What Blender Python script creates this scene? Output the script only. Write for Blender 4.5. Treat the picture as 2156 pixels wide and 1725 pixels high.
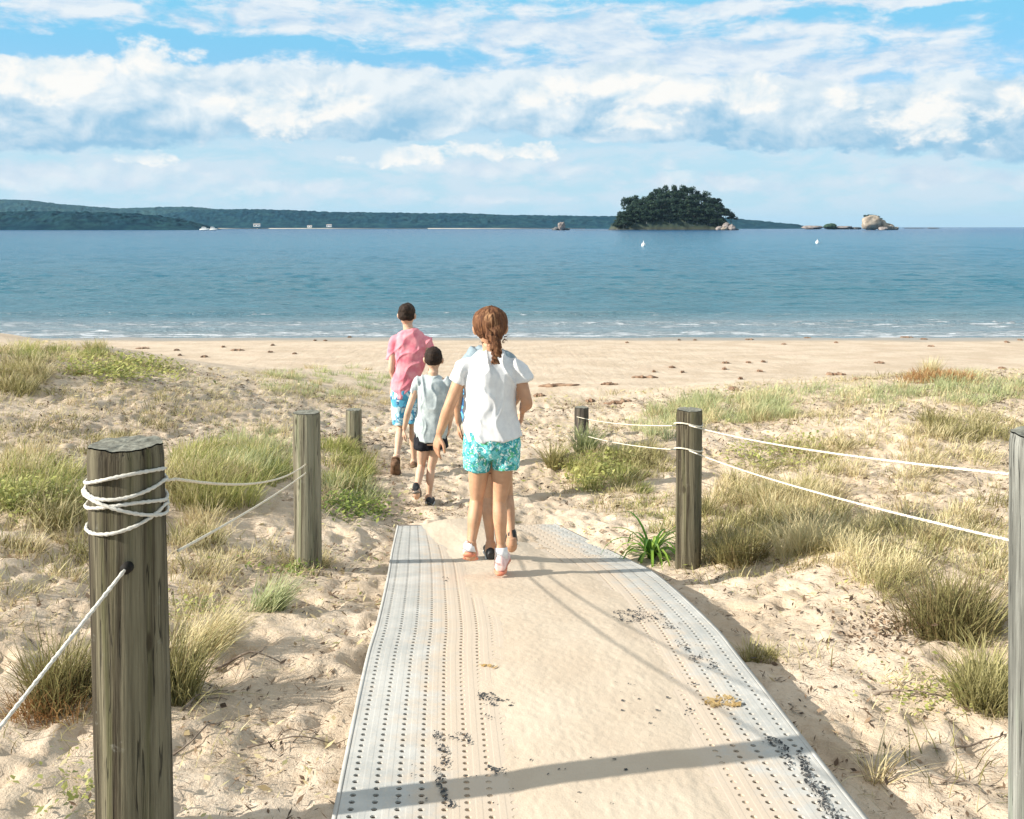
import bpy, math, random
import numpy as np
from mathutils import Vector
R = math.radians
for o in list(bpy.data.objects): bpy.data.objects.remove(o)
scene = bpy.context.scene
COL = scene.collection
rng = np.random.default_rng(7)
random.seed(7)

# ------------------------------------------------------------------ camera
CAMZ = 3.3            # height above the water
F = 2050.0            # focal length in pixels of a 2156 px wide picture
cam = bpy.data.cameras.new('camera'); camo = bpy.data.objects.new('camera', cam); COL.objects.link(camo)
camo.location = (0, 0, CAMZ); camo.rotation_euler = (R(90), 0, 0)
cam.sensor_width = 36; cam.sensor_fit = 'HORIZONTAL'; cam.lens = 36*F/2156
cam.shift_y = -(862.5-478)/2156
cam.clip_start = 0.05; cam.clip_end = 20000
scene.camera = camo
scene.view_settings.view_transform = 'Standard'; scene.view_settings.look = 'None'
scene.view_settings.gamma = 1; EXPO = 0.80; scene.view_settings.exposure = EXPO

# ------------------------------------------------------------------ node helper
class S:
    """socket wrapper: arithmetic on sockets makes Math nodes"""
    def __init__(s, t, v): s.t = t; s.v = v
    def _m(s, op, o=None, o2=None, clamp=False):
        n = s.t.nodes.new('ShaderNodeMath'); n.operation = op; n.use_clamp = clamp
        for i, q in enumerate((s, o, o2)):
            if q is None: continue
            if isinstance(q, S): s.t.links.new(q.v, n.inputs[i])
            else: n.inputs[i].default_value = q
        return S(s.t, n.outputs[0])
    def __add__(s, o): return s._m('ADD', o)
    __radd__ = __add__
    def __sub__(s, o): return s._m('SUBTRACT', o)
    def __rsub__(s, o): return (s*-1)+o
    def __mul__(s, o): return s._m('MULTIPLY', o)
    __rmul__ = __mul__
    def __truediv__(s, o): return s._m('DIVIDE', o)
    def max(s, o): return s._m('MAXIMUM', o)
    def min(s, o): return s._m('MINIMUM', o)
    def smax(s, o, k): return s._m('SMOOTH_MAX', o, k)
    def clamp(s): return s._m('ADD', 0.0, clamp=True)
    def abs(s): return s._m('ABSOLUTE')
    def step(s, a, b):      # smoothstep a..b
        n = s.t.nodes.new('ShaderNodeMapRange'); n.interpolation_type = 'SMOOTHSTEP'
        s.t.links.new(s.v, n.inputs[0]); n.inputs[1].default_value = a; n.inputs[2].default_value = b
        return S(s.t, n.outputs[0])
def comb(t, x, y, z):
    n = t.nodes.new('ShaderNodeCombineXYZ')
    for i, q in enumerate((x, y, z)):
        if isinstance(q, S): t.links.new(q.v, n.inputs[i])
        else: n.inputs[i].default_value = q
    return n.outputs[0]
def noise(t, vec, scale, detail=4, rough=0.55, dist=0.0, out=0):
    n = t.nodes.new('ShaderNodeTexNoise'); t.links.new(vec, n.inputs['Vector'])
    n.inputs['Scale'].default_value = scale; n.inputs['Detail'].default_value = detail
    n.inputs['Roughness'].default_value = rough; n.inputs['Distortion'].default_value = dist
    return S(t, n.outputs[out]) if out == 0 else n.outputs[out]
def voro(t, vec, scale, out='Distance', feature='F1', rnd=1.0):
    n = t.nodes.new('ShaderNodeTexVoronoi'); n.feature = feature; t.links.new(vec, n.inputs['Vector'])
    n.inputs['Scale'].default_value = scale; n.inputs['Randomness'].default_value = rnd
    return S(t, n.outputs[out])
def mix(t, f, a, b):
    n = t.nodes.new('ShaderNodeMix'); n.data_type = 'RGBA'
    if isinstance(f, S): t.links.new(f.v, n.inputs[0])
    else: n.inputs[0].default_value = f
    for i, q in ((6, a), (7, b)):
        if isinstance(q, tuple): n.inputs[i].default_value = (*q, 1)
        else: t.links.new(q, n.inputs[i])
    return n.outputs[2]
def scalev(t, vec, s):
    n = t.nodes.new('ShaderNodeVectorMath'); n.operation = 'MULTIPLY'; t.links.new(vec, n.inputs[0]); n.inputs[1].default_value = s
    return n.outputs[0]

# ------------------------------------------------------------------ sun and sky
SUN_EL = 25.5; SD = Vector((-1, -0.25, 0)).normalized()
SUN_AZ = math.atan2(SD.x, SD.y)
sun = bpy.data.lights.new('sun', 'SUN'); sun.energy = 5.0; sun.angle = R(0.5); sun.color = (1, .94, .84)
suno = bpy.data.objects.new('sun', sun); COL.objects.link(suno)
sdir = Vector((SD.x*math.cos(R(SUN_EL)), SD.y*math.cos(R(SUN_EL)), math.sin(R(SUN_EL))))
suno.rotation_euler = sdir.to_track_quat('Z', 'Y').to_euler(); suno.location = (-20, -8, 30)

w = bpy.data.worlds.new('World'); scene.world = w; w.use_nodes = True
t = w.node_tree; t.nodes.clear()
out = t.nodes.new('ShaderNodeOutputWorld'); bg = t.nodes.new('ShaderNodeBackground'); t.links.new(bg.outputs[0], out.inputs[0])
bg.inputs[1].default_value = 0.12
sky = t.nodes.new('ShaderNodeTexSky'); sky.sky_type = 'NISHITA'; sky.sun_disc = False
sky.sun_elevation = R(SUN_EL); sky.sun_rotation = SUN_AZ; sky.air_density = 1.0; sky.dust_density = 0.5; sky.ozone_density = 1.6
tc = t.nodes.new('ShaderNodeTexCoord'); sep = t.nodes.new('ShaderNodeSeparateXYZ'); t.links.new(tc.outputs['Generated'], sep.inputs[0])
X, Y, Z = (S(t, sep.outputs[i]) for i in range(3))
az = X._m('ARCTAN2', Y)
hor = (X*X+Y*Y)._m('SQRT').max(0.001)
v = Z/hor
def DC(r, g, b_):      # a colour as it shows on screen (0-255) -> sky radiance
    f = lambda q: (q/255/12.92 if q < 11 else ((q/255+.055)/1.055)**2.4)/(0.12*2**EXPO)
    return (f(r), f(g), f(b_))
def AV(px, py):
    a = math.atan((px-1078)/F); return a, (478-py)/F*math.cos(a)
p0 = comb(t, az, v*1.5, 0.37)
wn = noise(t, p0, 9, 5, .6, out=1)
ws = t.nodes.new('ShaderNodeSeparateXYZ'); t.links.new(wn, ws.inputs[0])
wn2 = noise(t, p0, 42, 4, .6, out=1)
ws2 = t.nodes.new('ShaderNodeSeparateXYZ'); t.links.new(wn2, ws2.inputs[0])
wx = (S(t, ws.outputs[0])-.5)*.075 + (S(t, ws2.outputs[0])-.5)*.022
wy = (S(t, ws.outputs[1])-.5)*.040 + (S(t, ws2.outputs[1])-.5)*.014
azw = az+wx; vw = v+wy
def blob(cx, cy, rx, ry, a=azw, b=vw, flat=None):
    ca, cv = AV(cx, cy); ra = rx/F; rv = ry/F
    dx = (a-ca)*(1/ra); dy = (b-cv)*(1/rv)
    if flat: dy = dy.max(dy*-flat)          # steeper underside
    return 1.0-(dx*dx+dy*dy)
def union(bs, k=.35):
    r = bs[0]
    for q in bs[1:]: r = r.smax(q, k)
    return r
n_fine = noise(t, comb(t, az, v*1.8, 1.1), 30, 7, .62)
n_puff = noise(t, comb(t, az, v*1.35, 2.2), 17, 8, .56, .3)
n_puff2 = noise(t, comb(t, az+.009, v*1.35-.016, 2.2), 17, 6, .50, .3)
n_str = noise(t, comb(t, az*.6, v*1.7, 5.0), 26, 6, .6, .3)
n_str2 = noise(t, comb(t, az*.6+.006, v*1.7-.014, 5.0), 26, 6, .6, .3)
relief = (n_puff-n_puff2)*4.4
relief_s = (n_str-n_str2)*3.6
# blue sky
skyc = mix(t, 1.0, sky.outputs[0], (1, 1, 1)); m_ = skyc.node; m_.blend_type = 'MULTIPLY'; m_.inputs[7].default_value = (.50, .64, .86, 1)
# pale streaks everywhere low and high
low = v.step(.105, .03)*v.step(-.01, .012)
st_a = (n_str.step(.36, .62)*v.step(.125, .06)*v.step(.0, .03)*.75)
blue_col = mix(t, v.step(.24, .03)*.95, skyc, DC(190,227,243))
blue_col = mix(t, v.step(.07, .22)*.95, blue_col, DC(134,211,246))
c = mix(t, st_a, blue_col, DC(216,232,244))
lowc = union([blob(200, 372, 330, 34), blob(560, 400, 260, 22), blob(1090, 352, 330, 24), blob(1500, 385, 240, 20), blob(1950, 372, 260, 22), blob(900, 420, 300, 14)], .2)
lw_a = (lowc*.8+(n_puff-.5)*3.0+(n_fine-.5)*1.6).step(-.1, 1.0)
c = mix(t, lw_a*.62, c, mix(t, (relief*.8+.55).clamp(), DC(196,218,238), DC(240,245,249)))
c = mix(t, (v.step(.24, .6)*(.88+(n_str-.5)*.6)).clamp(), c, DC(232,230,226))   # more broken cloud overhead
# high soft sheet (streaky)
sheet = union([blob(1500, 130, 640, 95), blob(1150, 60, 520, 70), blob(620, 30, 330, 50), blob(120, 18, 210, 42), blob(1850, 115, 260, 45), blob(700, 190, 420, 75), blob(1700, 5, 420, 26)], .3)
sh_a = (sheet*.8+(n_str-.5)*2.5+(n_fine-.5)*1.0).step(-.05, .75)
sh_col = mix(t, ((relief_s+.5)+(n_fine-.5)*.8).clamp(), DC(200,222,242), DC(240,246,250))
c = mix(t, sh_a*.93, c, sh_col)
# main bank with a flat blue-grey base
bank = union([blob(150, 245, 430, 110, flat=1.5), blob(420, 230, 260, 105, flat=1.6), blob(760, 240, 420, 112, flat=1.9), blob(1250, 245, 520, 105, flat=1.9), blob(1700, 262, 520, 98, flat=2.0), blob(2150, 255, 330, 112, flat=1.6)], .25)
bk_a = (bank*1.3+(n_puff-.5)*1.9+(n_fine-.5)*.8).step(-.02, .42)
ca_, v_base = AV(1078, 330)
hgt = ((v-v_base)*(1/.075))+(n_puff-.5)*.9+(n_str-.5)*.6
bk_lit = (hgt.step(-.15, 1.0)*.74+relief*.55+(n_fine-.5)*.35+.08).clamp()
bk_col = mix(t, bk_lit, DC(154,200,229), DC(238,246,250))
c = mix(t, bk_a*.96, c, bk_col)
# bright cumulus heads
heads = union([blob(350, 140, 100, 62, flat=1.3), blob(90, 165, 150, 52, flat=1.3), blob(560, 235, 105, 72), blob(680, 215, 110, 45), blob(1500, 215, 150, 52, flat=1.4), blob(1330, 250, 120, 32), blob(1975, 250, 120, 58), blob(2140, 190, 60, 50), blob(1790, 205, 60, 28), blob(770, 345, 62, 30, flat=1.6), blob(860, 330, 90, 22), blob(300, 335, 75, 16), blob(1080, 320, 140, 16), blob(1230, 200, 190, 35)], .15)
hd_a = (heads*1.0+(n_puff-.5)*4.0+(n_fine-.5)*2.2).step(.0, .85)
hd_lit = (relief*1.0+.70+(n_fine-.5)*1.1).clamp()
hd_col = mix(t, hd_lit, DC(206,230,244), DC(255,254,250))
c = mix(t, hd_a*.95, c, hd_col)
t.links.new(c, bg.inputs[0])
w.cycles.sampling_method = 'MANUAL'; w.cycles.sample_map_resolution = 1024

# ------------------------------------------------------------------ numpy noise
def _h(ix, iy, iz, s):
    n = (ix.astype(np.int64)*374761393 + iy.astype(np.int64)*668265263 + iz.astype(np.int64)*2147483647 + s*1274126177) & 0xffffffff
    n = ((n ^ (n >> 13))*1274126177) & 0xffffffff
    n = (n ^ (n >> 16)) & 0xffff
    return n/65535.0
def vn(x, y, z=None, s=0):
    x = np.asarray(x, float); y = np.asarray(y, float)
    z = np.zeros_like(x) if z is None else np.asarray(z, float)
    x0 = np.floor(x); y0 = np.floor(y); z0 = np.floor(z)
    fx = x-x0; fy = y-y0; fz = z-z0
    fx = fx*fx*(3-2*fx); fy = fy*fy*(3-2*fy); fz = fz*fz*(3-2*fz)
    r = 0
    for a in (0, 1):
        for b in (0, 1):
            for c_ in (0, 1):
                r = r+_h(x0+a, y0+b, z0+c_, s)*(fx if a else 1-fx)*(fy if b else 1-fy)*(fz if c_ else 1-fz)
    return r
def fbm(x, y, z=None, o=4, s=0):
    r = 0; a = .5; f = 1.0
    for k in range(o):
        r = r+a*vn(np.asarray(x)*f, np.asarray(y)*f, None if z is None else np.asarray(z)*f, s+k*17); a *= .5; f *= 2.03
    return r/(1-.5**o)
def sst(a, b, x):
    q = np.clip((np.asarray(x, float)-a)/(b-a), 0, 1); return q*q*(3-2*q)

# ------------------------------------------------------------------ object helpers
def tag(o, label=None, cat=None, group=None, kind=None):
    for k, q in (('label', label), ('category', cat), ('group', group), ('kind', kind)):
        if q: o[k] = q
    return o
def empty(name, loc, label, cat, group=None):
    o = bpy.data.objects.new(name, None); COL.objects.link(o); o.location = loc; o.empty_display_size = .2
    return tag(o, label, cat, group)
def npmesh(name, V, Q, m, parent=None, loc=None, smooth=True, tint=None):
    """V (n,3), Q (m,k) faces; vertices in world space, stored relative to loc"""
    V = np.asarray(V, float); Q = np.asarray(Q, np.int32)
    base = np.array(loc if loc is not None else (parent.matrix_world.translation if parent is not None else (0, 0, 0)), float)
    if parent is not None and loc is None: base = np.array(ORG(parent))
    me = bpy.data.meshes.new(name); k = Q.shape[1]
    me.vertices.add(len(V)); me.vertices.foreach_set('co', (V-base).ravel())
    me.loops.add(Q.size); me.loops.foreach_set('vertex_index', Q.ravel())
    me.polygons.add(len(Q)); me.polygons.foreach_set('loop_start', np.arange(0, Q.size, k, dtype=np.int32))
    me.polygons.foreach_set('loop_total', np.full(len(Q), k, np.int32))
    if smooth: me.polygons.foreach_set('use_smooth', np.ones(len(Q), bool))
    if tint is not None:
        a = me.attributes.new('tint', 'FLOAT', 'POINT'); a.data.foreach_set('value', np.asarray(tint, np.float32))
    me.update(calc_edges=True); me.validate()
    if m: me.materials.append(m)
    o = bpy.data.objects.new(name, me); COL.objects.link(o)
    if parent is not None: o.parent = parent
    elif loc is not None: o.location = loc
    return o
def ORG(o):
    p = Vector((0, 0, 0))
    while o is not None: p += o.location; o = o.parent
    return tuple(p)
def grid_q(nu, nv, wrap=False):
    i = np.arange(nu-1)[:, None]; j = np.arange(nv if wrap else nv-1)[None, :]
    a = i*nv+j; b = i*nv+(j+1) % nv
    return np.stack([a, b, b+nv, a+nv], -1).reshape(-1, 4)
class MB:
    """collects closed shapes for one mesh"""
    def __init__(s): s.v = []; s.f = []
    def add(s, V, Fs):
        o = len(s.v); s.v += [tuple(p) for p in V]; s.f += [tuple(i+o for i in f) for f in Fs]
    def box(s, c_, d, rz=0):
        cx, cy, cz = c_; dx, dy, dz = (q/2 for q in d); ca, sa = math.cos(rz), math.sin(rz)
        V = [(cx+x*dx*ca-y*dy*sa, cy+x*dx*sa+y*dy*ca, cz+z*dz) for z in (-1, 1) for x, y in ((-1, -1), (1, -1), (1, 1), (-1, 1))]
        s.add(V, [(3, 2, 1, 0), (4, 5, 6, 7), (0, 1, 5, 4), (1, 2, 6, 5), (2, 3, 7, 6), (3, 0, 4, 7)])
    def tube(s, pts, rad, n=10, ref=(0, 1, 0), sub=4, cap=True):
        V, Fs = loft(pts, rad, n, ref, sub, cap); s.add(V, Fs)
    def build(s, name, m, parent=None, loc=None, smooth=True):
        base = Vector(loc) if loc is not None else Vector(ORG(parent)) if parent is not None else Vector((0, 0, 0))
        me = bpy.data.meshes.new(name); me.from_pydata([tuple(Vector(p)-base) for p in s.v], [], s.f)
        if smooth: me.polygons.foreach_set('use_smooth', [True]*len(me.polygons))
        me.update()
        if m: me.materials.append(m)
        o = bpy.data.objects.new(name, me); COL.objects.link(o)
        if parent is not None: o.parent = parent
        elif loc is not None: o.location = loc
        return o
def catmull(P, sub):
    P = np.asarray(P, float)
    if len(P) < 3 or sub <= 1: return P
    E = np.vstack([2*P[0]-P[1], P, 2*P[-1]-P[-2]]); o = []
    for i in range(1, len(E)-2):
        for k in range(sub):
            u = k/sub; a, b, c_, d = E[i-1], E[i], E[i+1], E[i+2]
            o.append(.5*((2*b)+(c_-a)*u+(2*a-5*b+4*c_-d)*u*u+(3*b-3*c_+d-a)*u**3))
    o.append(E[-2]); return np.array(o)
def loft(pts, rad, n=14, ref=(0, 1, 0), sub=4, cap=True):
    """tube of elliptical rings; rad: r or (r_side, r_along_ref)"""
    rr = [(q, q) if not isinstance(q, (tuple, list)) else tuple(q[:2]) for q in rad]
    A = catmull(np.hstack([np.array([tuple(p) for p in pts], float), np.array(rr, float)]), sub)
    P = A[:, :3]; rd = np.maximum(A[:, 3:5], 1e-4)
    T = np.gradient(P, axis=0); T /= np.linalg.norm(T, axis=1)[:, None]+1e-9
    ref = np.array(ref, float); a = np.cross(T, ref)
    bad = np.linalg.norm(a, axis=1) < .15
    if bad.any(): a[bad] = np.cross(T[bad], np.array((1., 0.02, 0.05)))
    a /= np.linalg.norm(a, axis=1)[:, None]
    for i in range(1, len(a)):
        if np.dot(a[i], a[i-1]) < 0: a[i] = -a[i]
    b = np.cross(T, a)
    th = np.linspace(0, 2*math.pi, n, endpoint=False)
    V = (P[:, None]+a[:, None]*(rd[:, :1, None]*np.cos(th)[None, :, None])+b[:, None]*(rd[:, 1:2, None]*np.sin(th)[None, :, None])).reshape(-1, 3)
    m_ = len(P); V = [tuple(q) for q in V]
    Fs = [tuple(q) for q in grid_q(m_, n, True)]
    if cap: Fs += [tuple(range(n-1, -1, -1)), tuple(range((m_-1)*n, m_*n))]
    return V, Fs
def copy_tree(o, parent=None):
    c_ = o.copy(); COL.objects.link(c_); c_.parent = parent
    for ch in list(o.children): copy_tree(ch, c_)
    return c_

# ------------------------------------------------------------------ materials
def newmat(name):
    m = bpy.data.materials.new(name); m.use_nodes = True; t = m.node_tree
    b = t.nodes['Principled BSDF']; return m, t, b
def coord(t, which='Object'):
    n = t.nodes.new('ShaderNodeTexCoord'); return n.outputs[which]
def geopos(t):
    n = t.nodes.new('ShaderNodeNewGeometry'); return n.outputs['Position']
def bump(t, b, h, strength, dist):
    n = t.nodes.new('ShaderNodeBump'); n.inputs['Strength'].default_value = strength; n.inputs['Distance'].default_value = dist
    t.links.new(h.v if isinstance(h, S) else h, n.inputs['Height']); t.links.new(n.outputs[0], b.inputs['Normal']); return n
def mat(name, c1, c2, scale=8, stretch=(1, 1, 1), rough=.8, lo=.35, hi=.65, bmp=0, bscale=None, bdist=.01, detail=5, spec=.3):
    m, t, b = newmat(name); p = scalev(t, coord(t), stretch)
    n = noise(t, p, scale, detail, .6); t.links.new(mix(t, n.step(lo, hi), c1, c2), b.inputs['Base Color'])
    b.inputs['Roughness'].default_value = rough; b.inputs['Specular IOR Level'].default_value = spec
    if bmp: bump(t, b, noise(t, p, bscale or scale*2, 5, .6), bmp, bdist)
    return m
def leafmat(name, cols, trans=.35, rough=.6):
    """cols: colours along the per-blade 'tint' attribute 0..1"""
    m, t, b = newmat(name)
    at = t.nodes.new('ShaderNodeAttribute'); at.attribute_name = 'tint'
    cr = t.nodes.new('ShaderNodeValToRGB'); e = cr.color_ramp.elements
    e[0].color = (*cols[0], 1); e[1].color = (*cols[-1], 1)
    for i, q in enumerate(cols[1:-1]): e.new((i+1)/(len(cols)-1)).color = (*q, 1)
    t.links.new(at.outputs['Fac'], cr.inputs[0]); t.links.new(cr.outputs[0], b.inputs['Base Color'])
    b.inputs['Roughness'].default_value = rough; b.inputs['Specular IOR Level'].default_value = .25
    tr = t.nodes.new('ShaderNodeBsdfTranslucent'); t.links.new(cr.outputs[0], tr.inputs[0])
    ms = t.nodes.new('ShaderNodeMixShader'); ms.inputs[0].default_value = trans
    t.links.new(b.outputs[0], ms.inputs[1]); t.links.new(tr.outputs[0], ms.inputs[2])
    t.links.new(ms.outputs[0], t.nodes['Material Output'].inputs[0]); return m
def P3(px, py, d):   # picture measurement + real distance -> place
    return ((px-1078)/F*d, d, CAMZ-(py-478)/F*d)
# ------------------------------------------------------------------ the walkway's course (used by the ground too)
LT = np.array([(-.30, .4, 1.82), (-.37, 1.4, 1.79), (-.467, 2.6, 1.72), (-.54, 3.66, 1.66), (-.565, 4.16, 1.61), (-.64, 5.1, 1.47), (-.73, 6.0, 1.30), (-.765, 6.6, 1.275)])
RT = np.array([(1.10, .4, 1.82), (1.03, 1.4, 1.79), (.935, 2.6, 1.72), (.86, 3.66, 1.66), (.836, 4.16, 1.61), (.75, 5.12, 1.47), (.685, 6.05, 1.245), (.30, 7.05, 1.15)])
TT = np.array([0, 1, 2.2, 3.26, 3.76, 4.7, 5.6, 6.25])      # running metres
def along(tab, t_):
    A = catmull(np.hstack([TT[:, None], tab]), 8)
    return np.stack([np.interp(t_, A[:, 0], A[:, k]) for k in (1, 2, 3)], -1)
_ts = np.linspace(0, 6.25, 200); _L = along(LT, _ts); _R = along(RT, _ts)

# ------------------------------------------------------------------ ground
GY = [-40, 0, 2.6, 3.66, 4.16, 5.1, 6.0, 6.6, 7.0, 7.7, 8.8, 12, 16, 22, 27, 29, 33, 60, 9000]
GZ = [2.2, 1.80, 1.685, 1.625, 1.575, 1.43, 1.25, 1.21, 1.17, 1.10, 1.07, .90, .72, .42, .13, 0, -.25, -2.5, -6]
def ground_z(x, y, fine=True):
    x = np.asarray(x, float); y = np.asarray(y, float)
    z = np.interp(y, GY, GZ)
    k = .35+.65*sst(2, 6.5, y); k = k*(1-sst(13.5, 18.5, y+.12*x))
    pc = np.interp(y, [0, 5, 7, 9, 13], [.2, .05, -.2, -.75, -.9])      # path centre
    z = z+k*.155*np.clip(-(x-pc)-.75, 0, 7)*(.85+.3*fbm(x*.5, y*.5, o=2, s=3))
    z = z+k*.065*np.clip(x-pc-.9, 0, 9)
    for hx, hy, r, a in ((-2.1, 7.3, .7, .16), (-1.75, 9.4, .6, .12), (1.0, 9.6, .7, .10), (2.1, 5.9, .8, .08), (3.3, 9.5, 1.2, .12), (3.0, 4.4, .7, .07), (-5, 11, 1.5, .2), (-3.4, 6.2, .8, .12), (5, 12, 1.6, .12)):
        z = z+a*np.exp(-((x-hx)**2+(y-hy)**2)/(2*r*r))
    beach = sst(13, 18, y)
    z = z+(1-.75*beach)*(.11*(fbm(x*.8, y*.8, o=3, s=5)-.5))
    # the strip beside and under the walkway
    xl = np.interp(y, _L[:, 1], _L[:, 0]); xr = np.interp(y, _R[:, 1], _R[:, 0]); on = (y < 7.1)
    zl = np.interp(y, _L[:, 1], _L[:, 2])
    fade = 1-sst(5.6, 6.5, y)
    inr = sst(xr-.10, xr-.02, x)*(1-sst(xr+.25, xr+1.1, x)); ins = sst(xl+.0, xl+.06, x)*(1-sst(xr-.08, xr-.02, x))
    near = (1-sst(.15, .9, np.maximum(xl-x, x-xr)))
    z = np.where(on, z*(1-near*.6*fade)+(zl-.035)*near*.6*fade, z)
    z = z-on*fade*(.050*inr+.10*ins)
    # tail of the walkway: the sand lies over its middle and just under its two edges
    tail = on*sst(5.6, 6.5, y)
    e1 = np.exp(-((x-xl)/.10)**2); e2 = np.exp(-((x-xr)/.22)**2)
    z = z-tail*(.03*e1+.085*np.exp(-((x-xr+.14)/.24)**2))
    if fine:
        loose = (1-sst(12, 15, y))
        d1 = fbm(x*5.5, y*5.0, o=3, s=11); d2 = vn(x*9, y*8, s=23)
        pit = sst(.62, .8, vn(x*6.3+.7*d1, y*6.0, s=31))*.020+sst(.66, .8, vn(x*11, y*10, s=37))*.010
        fx_, fy_ = x*2.9+.9*fbm(x*1.3, y*1.3, o=2, s=90), y*2.3+.9*fbm(x*1.3, y*1.3, o=2, s=91)
        cxx = np.floor(fx_)+.25+.5*_h(np.floor(fx_), np.floor(fy_), 0*fx_, 7); cyy = np.floor(fy_)+.25+.5*_h(np.floor(fx_), np.floor(fy_), 0*fx_, 8)
        dd_ = np.sqrt(((fx_-cxx)*1.35)**2+((fy_-cyy)*.85)**2); pr = _h(np.floor(fx_), np.floor(fy_), 0*fx_, 9) > .45
        foot = pr*(-.030*(1-sst(.16, .25, dd_))+.010*np.exp(-((dd_-.31)/.06)**2))
        wob = foot*.55+ .026*(d1-.5)+.016*(d2-.5)-pit*.9+.014*(vn(x*17, y*15, s=29)-.5)-.014*sst(.60, .72, vn(x*15+d1, y*10, s=33))
        z = z+wob*(.25+.75*loose)*(1-sst(24, 27, y)*.9)*(1-.8*ins*on*fade)
        if True: z = z+loose*.006*(vn(x*26, y*24, s=41)-.5)
    return z
def stretch_lines(a, b, s0, c_, g, lim):
    """line positions: step s0 inside [a,b], growing outside until lim"""
    core = np.arange(a, b+1e-6, s0); lo = [a]; s = s0
    while lo[-1] > lim[0]: s *= g; lo.append(lo[-1]-s)
    hi = [core[-1]]; s = s0
    while hi[-1] < lim[1]: s *= g; hi.append(hi[-1]+s)
    return np.concatenate([lo[:0:-1], core, hi[1:]])
xs = stretch_lines(-4.2, 4.2, .022, 0, 1.022, (-400, 400))
ys = stretch_lines(2.2, 8.0, .022, 0, 1.016, (-30, 70))
GX, GYm = np.meshgrid(xs, ys, indexing='ij')
GZm = ground_z(GX, GYm)
m, t, b = newmat('sand'); pos = geopos(t)
sx = t.nodes.new('ShaderNodeSeparateXYZ'); t.links.new(pos, sx.inputs[0]); zz = S(t, sx.outputs[2]); yy = S(t, sx.outputs[1])
n1 = noise(t, pos, 1.3, 5, .6); n2 = noise(t, pos, 14, 6, .7); n3 = noise(t, pos, 120, 3, .7)
base = mix(t, n1.step(.35, .65), (.50, .40, .295), (.62, .51, .395))
base = mix(t, n2.step(.42, .70)*.55, base, (.42, .31, .205))
mott = noise(t, pos, 34, 5, .72).step(.56, .66)*noise(t, pos, 1.1, 3, .6).step(.38, .60); base = mix(t, mott*.55, base, (.27, .18, .12))
base = mix(t, (n3.step(.60, .72)*.45), base, (.30, .22, .15))
base = mix(t, (noise(t, pos, 260, 2, .6).step(.60, .70)*.35), base, (.80, .72, .60))
# drift line of shell grit along the beach and wet sand by the water
drift = ((noise(t, scalev(t, pos, (.25, 1.2, 1)), 2.2, 5, .65)).step(.53, .68))*(yy.step(17, 20)*yy.step(28, 25))
base = mix(t, drift*.30, base, (.56, .38, .28))
wet = (zz+(noise(t, scalev(t, pos, (.3, 1, 1)), .8, 3, .5)-.5)*.10).step(.16, .07)
base = mix(t, wet*.75, base, (.27, .235, .19))
t.links.new(base, b.inputs['Base Color'])
rr_ = (wet*-.55+.92); t.links.new(rr_.v, b.inputs['Roughness']); b.inputs['Specular IOR Level'].default_value = .25
hb = n2*.6+noise(t, pos, 45, 5, .7)*.35+n3*.12
bump(t, b, hb, .75, .028)
M_sand = m
V = np.stack([GX, GYm, GZm], -1).reshape(-1, 3)
tag(npmesh('ground', V, grid_q(len(xs), len(ys))[:, ::-1], M_sand), kind='structure')

def ground_z(x, y, fine=True):      # from here on: look the height up in the finished ground mesh
    x = np.asarray(x, float); y = np.asarray(y, float); x, y = np.broadcast_arrays(x, y)
    i = np.clip(np.searchsorted(xs, x)-1, 0, len(xs)-2); j = np.clip(np.searchsorted(ys, y)-1, 0, len(ys)-2)
    u = np.clip((x-xs[i])/(xs[i+1]-xs[i]), 0, 1); v_ = np.clip((y-ys[j])/(ys[j+1]-ys[j]), 0, 1)
    return (GZm[i, j]*(1-u)+GZm[i+1, j]*u)*(1-v_)+(GZm[i, j+1]*(1-u)+GZm[i+1, j+1]*u)*v_
def ground_hit(px, py, lim=60):
    """where the line of sight through a picture position meets the ground"""
    px = np.atleast_1d(np.asarray(px, float)); py = np.atleast_1d(np.asarray(py, float))
    res = np.full(px.shape, np.nan); prev = np.full(px.shape, 1.2)
    ds = np.geomspace(1.3, lim, 420); prev_d = 1.25
    for d in ds:
        x = (px-1078)/F*d; z = CAMZ-(py-478)/F*d
        hit = np.isnan(res) & (z <= ground_z(x, d+0*x, False))
        res[hit] = (d+prev_d)/2; prev_d = d
    res = np.where(np.isnan(res), lim, res)
    x = (px-1078)/F*res
    return x, res, ground_z(x, res)

# ------------------------------------------------------------------ walkway
WALK = empty('beach_walkway', (0.2, 3.5, 1.66), 'pale grey perforated beach walkway half covered with blown sand', 'walkway')
NR = 22; SUBRIB = .0004
m, t, b = newmat('weathered_deck'); pos = geopos(t)
n1 = noise(t, pos, 5, 5, .65); n2 = noise(t, pos, 60, 4, .7)
base = mix(t, n1.step(.35, .7), (.40, .40, .38), (.52, .51, .48))
base = mix(t, n2.step(.5, .7)*.35, base, (.62, .54, .44))
base = mix(t, noise(t, pos, 23, 5, .7).step(.60, .72)*.30, base, (.36, .36, .36))
sa = t.nodes.new('ShaderNodeAttribute'); sa.attribute_name = 'across'; sv = S(t, sa.outputs['Fac'])
dust = (sv.step(.02, .34)*sv.step(1.0, .72)+(noise(t, pos, 11, 6, .7)-.5)*1.7+.12).step(.15, .9)
base = mix(t, dust*.85, base, (.56, .455, .35))
t.links.new(base, b.inputs['Base Color']); b.inputs['Roughness'].default_value = .85; b.inputs['Specular IOR Level'].default_value = .2
bump(t, b, n2, .3, .003); M_deck = m
pit_ = .0365; cu = []                          # across positions within one row of the deck (metres of 1.4)
nt = int(6.25/pit_)
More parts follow.
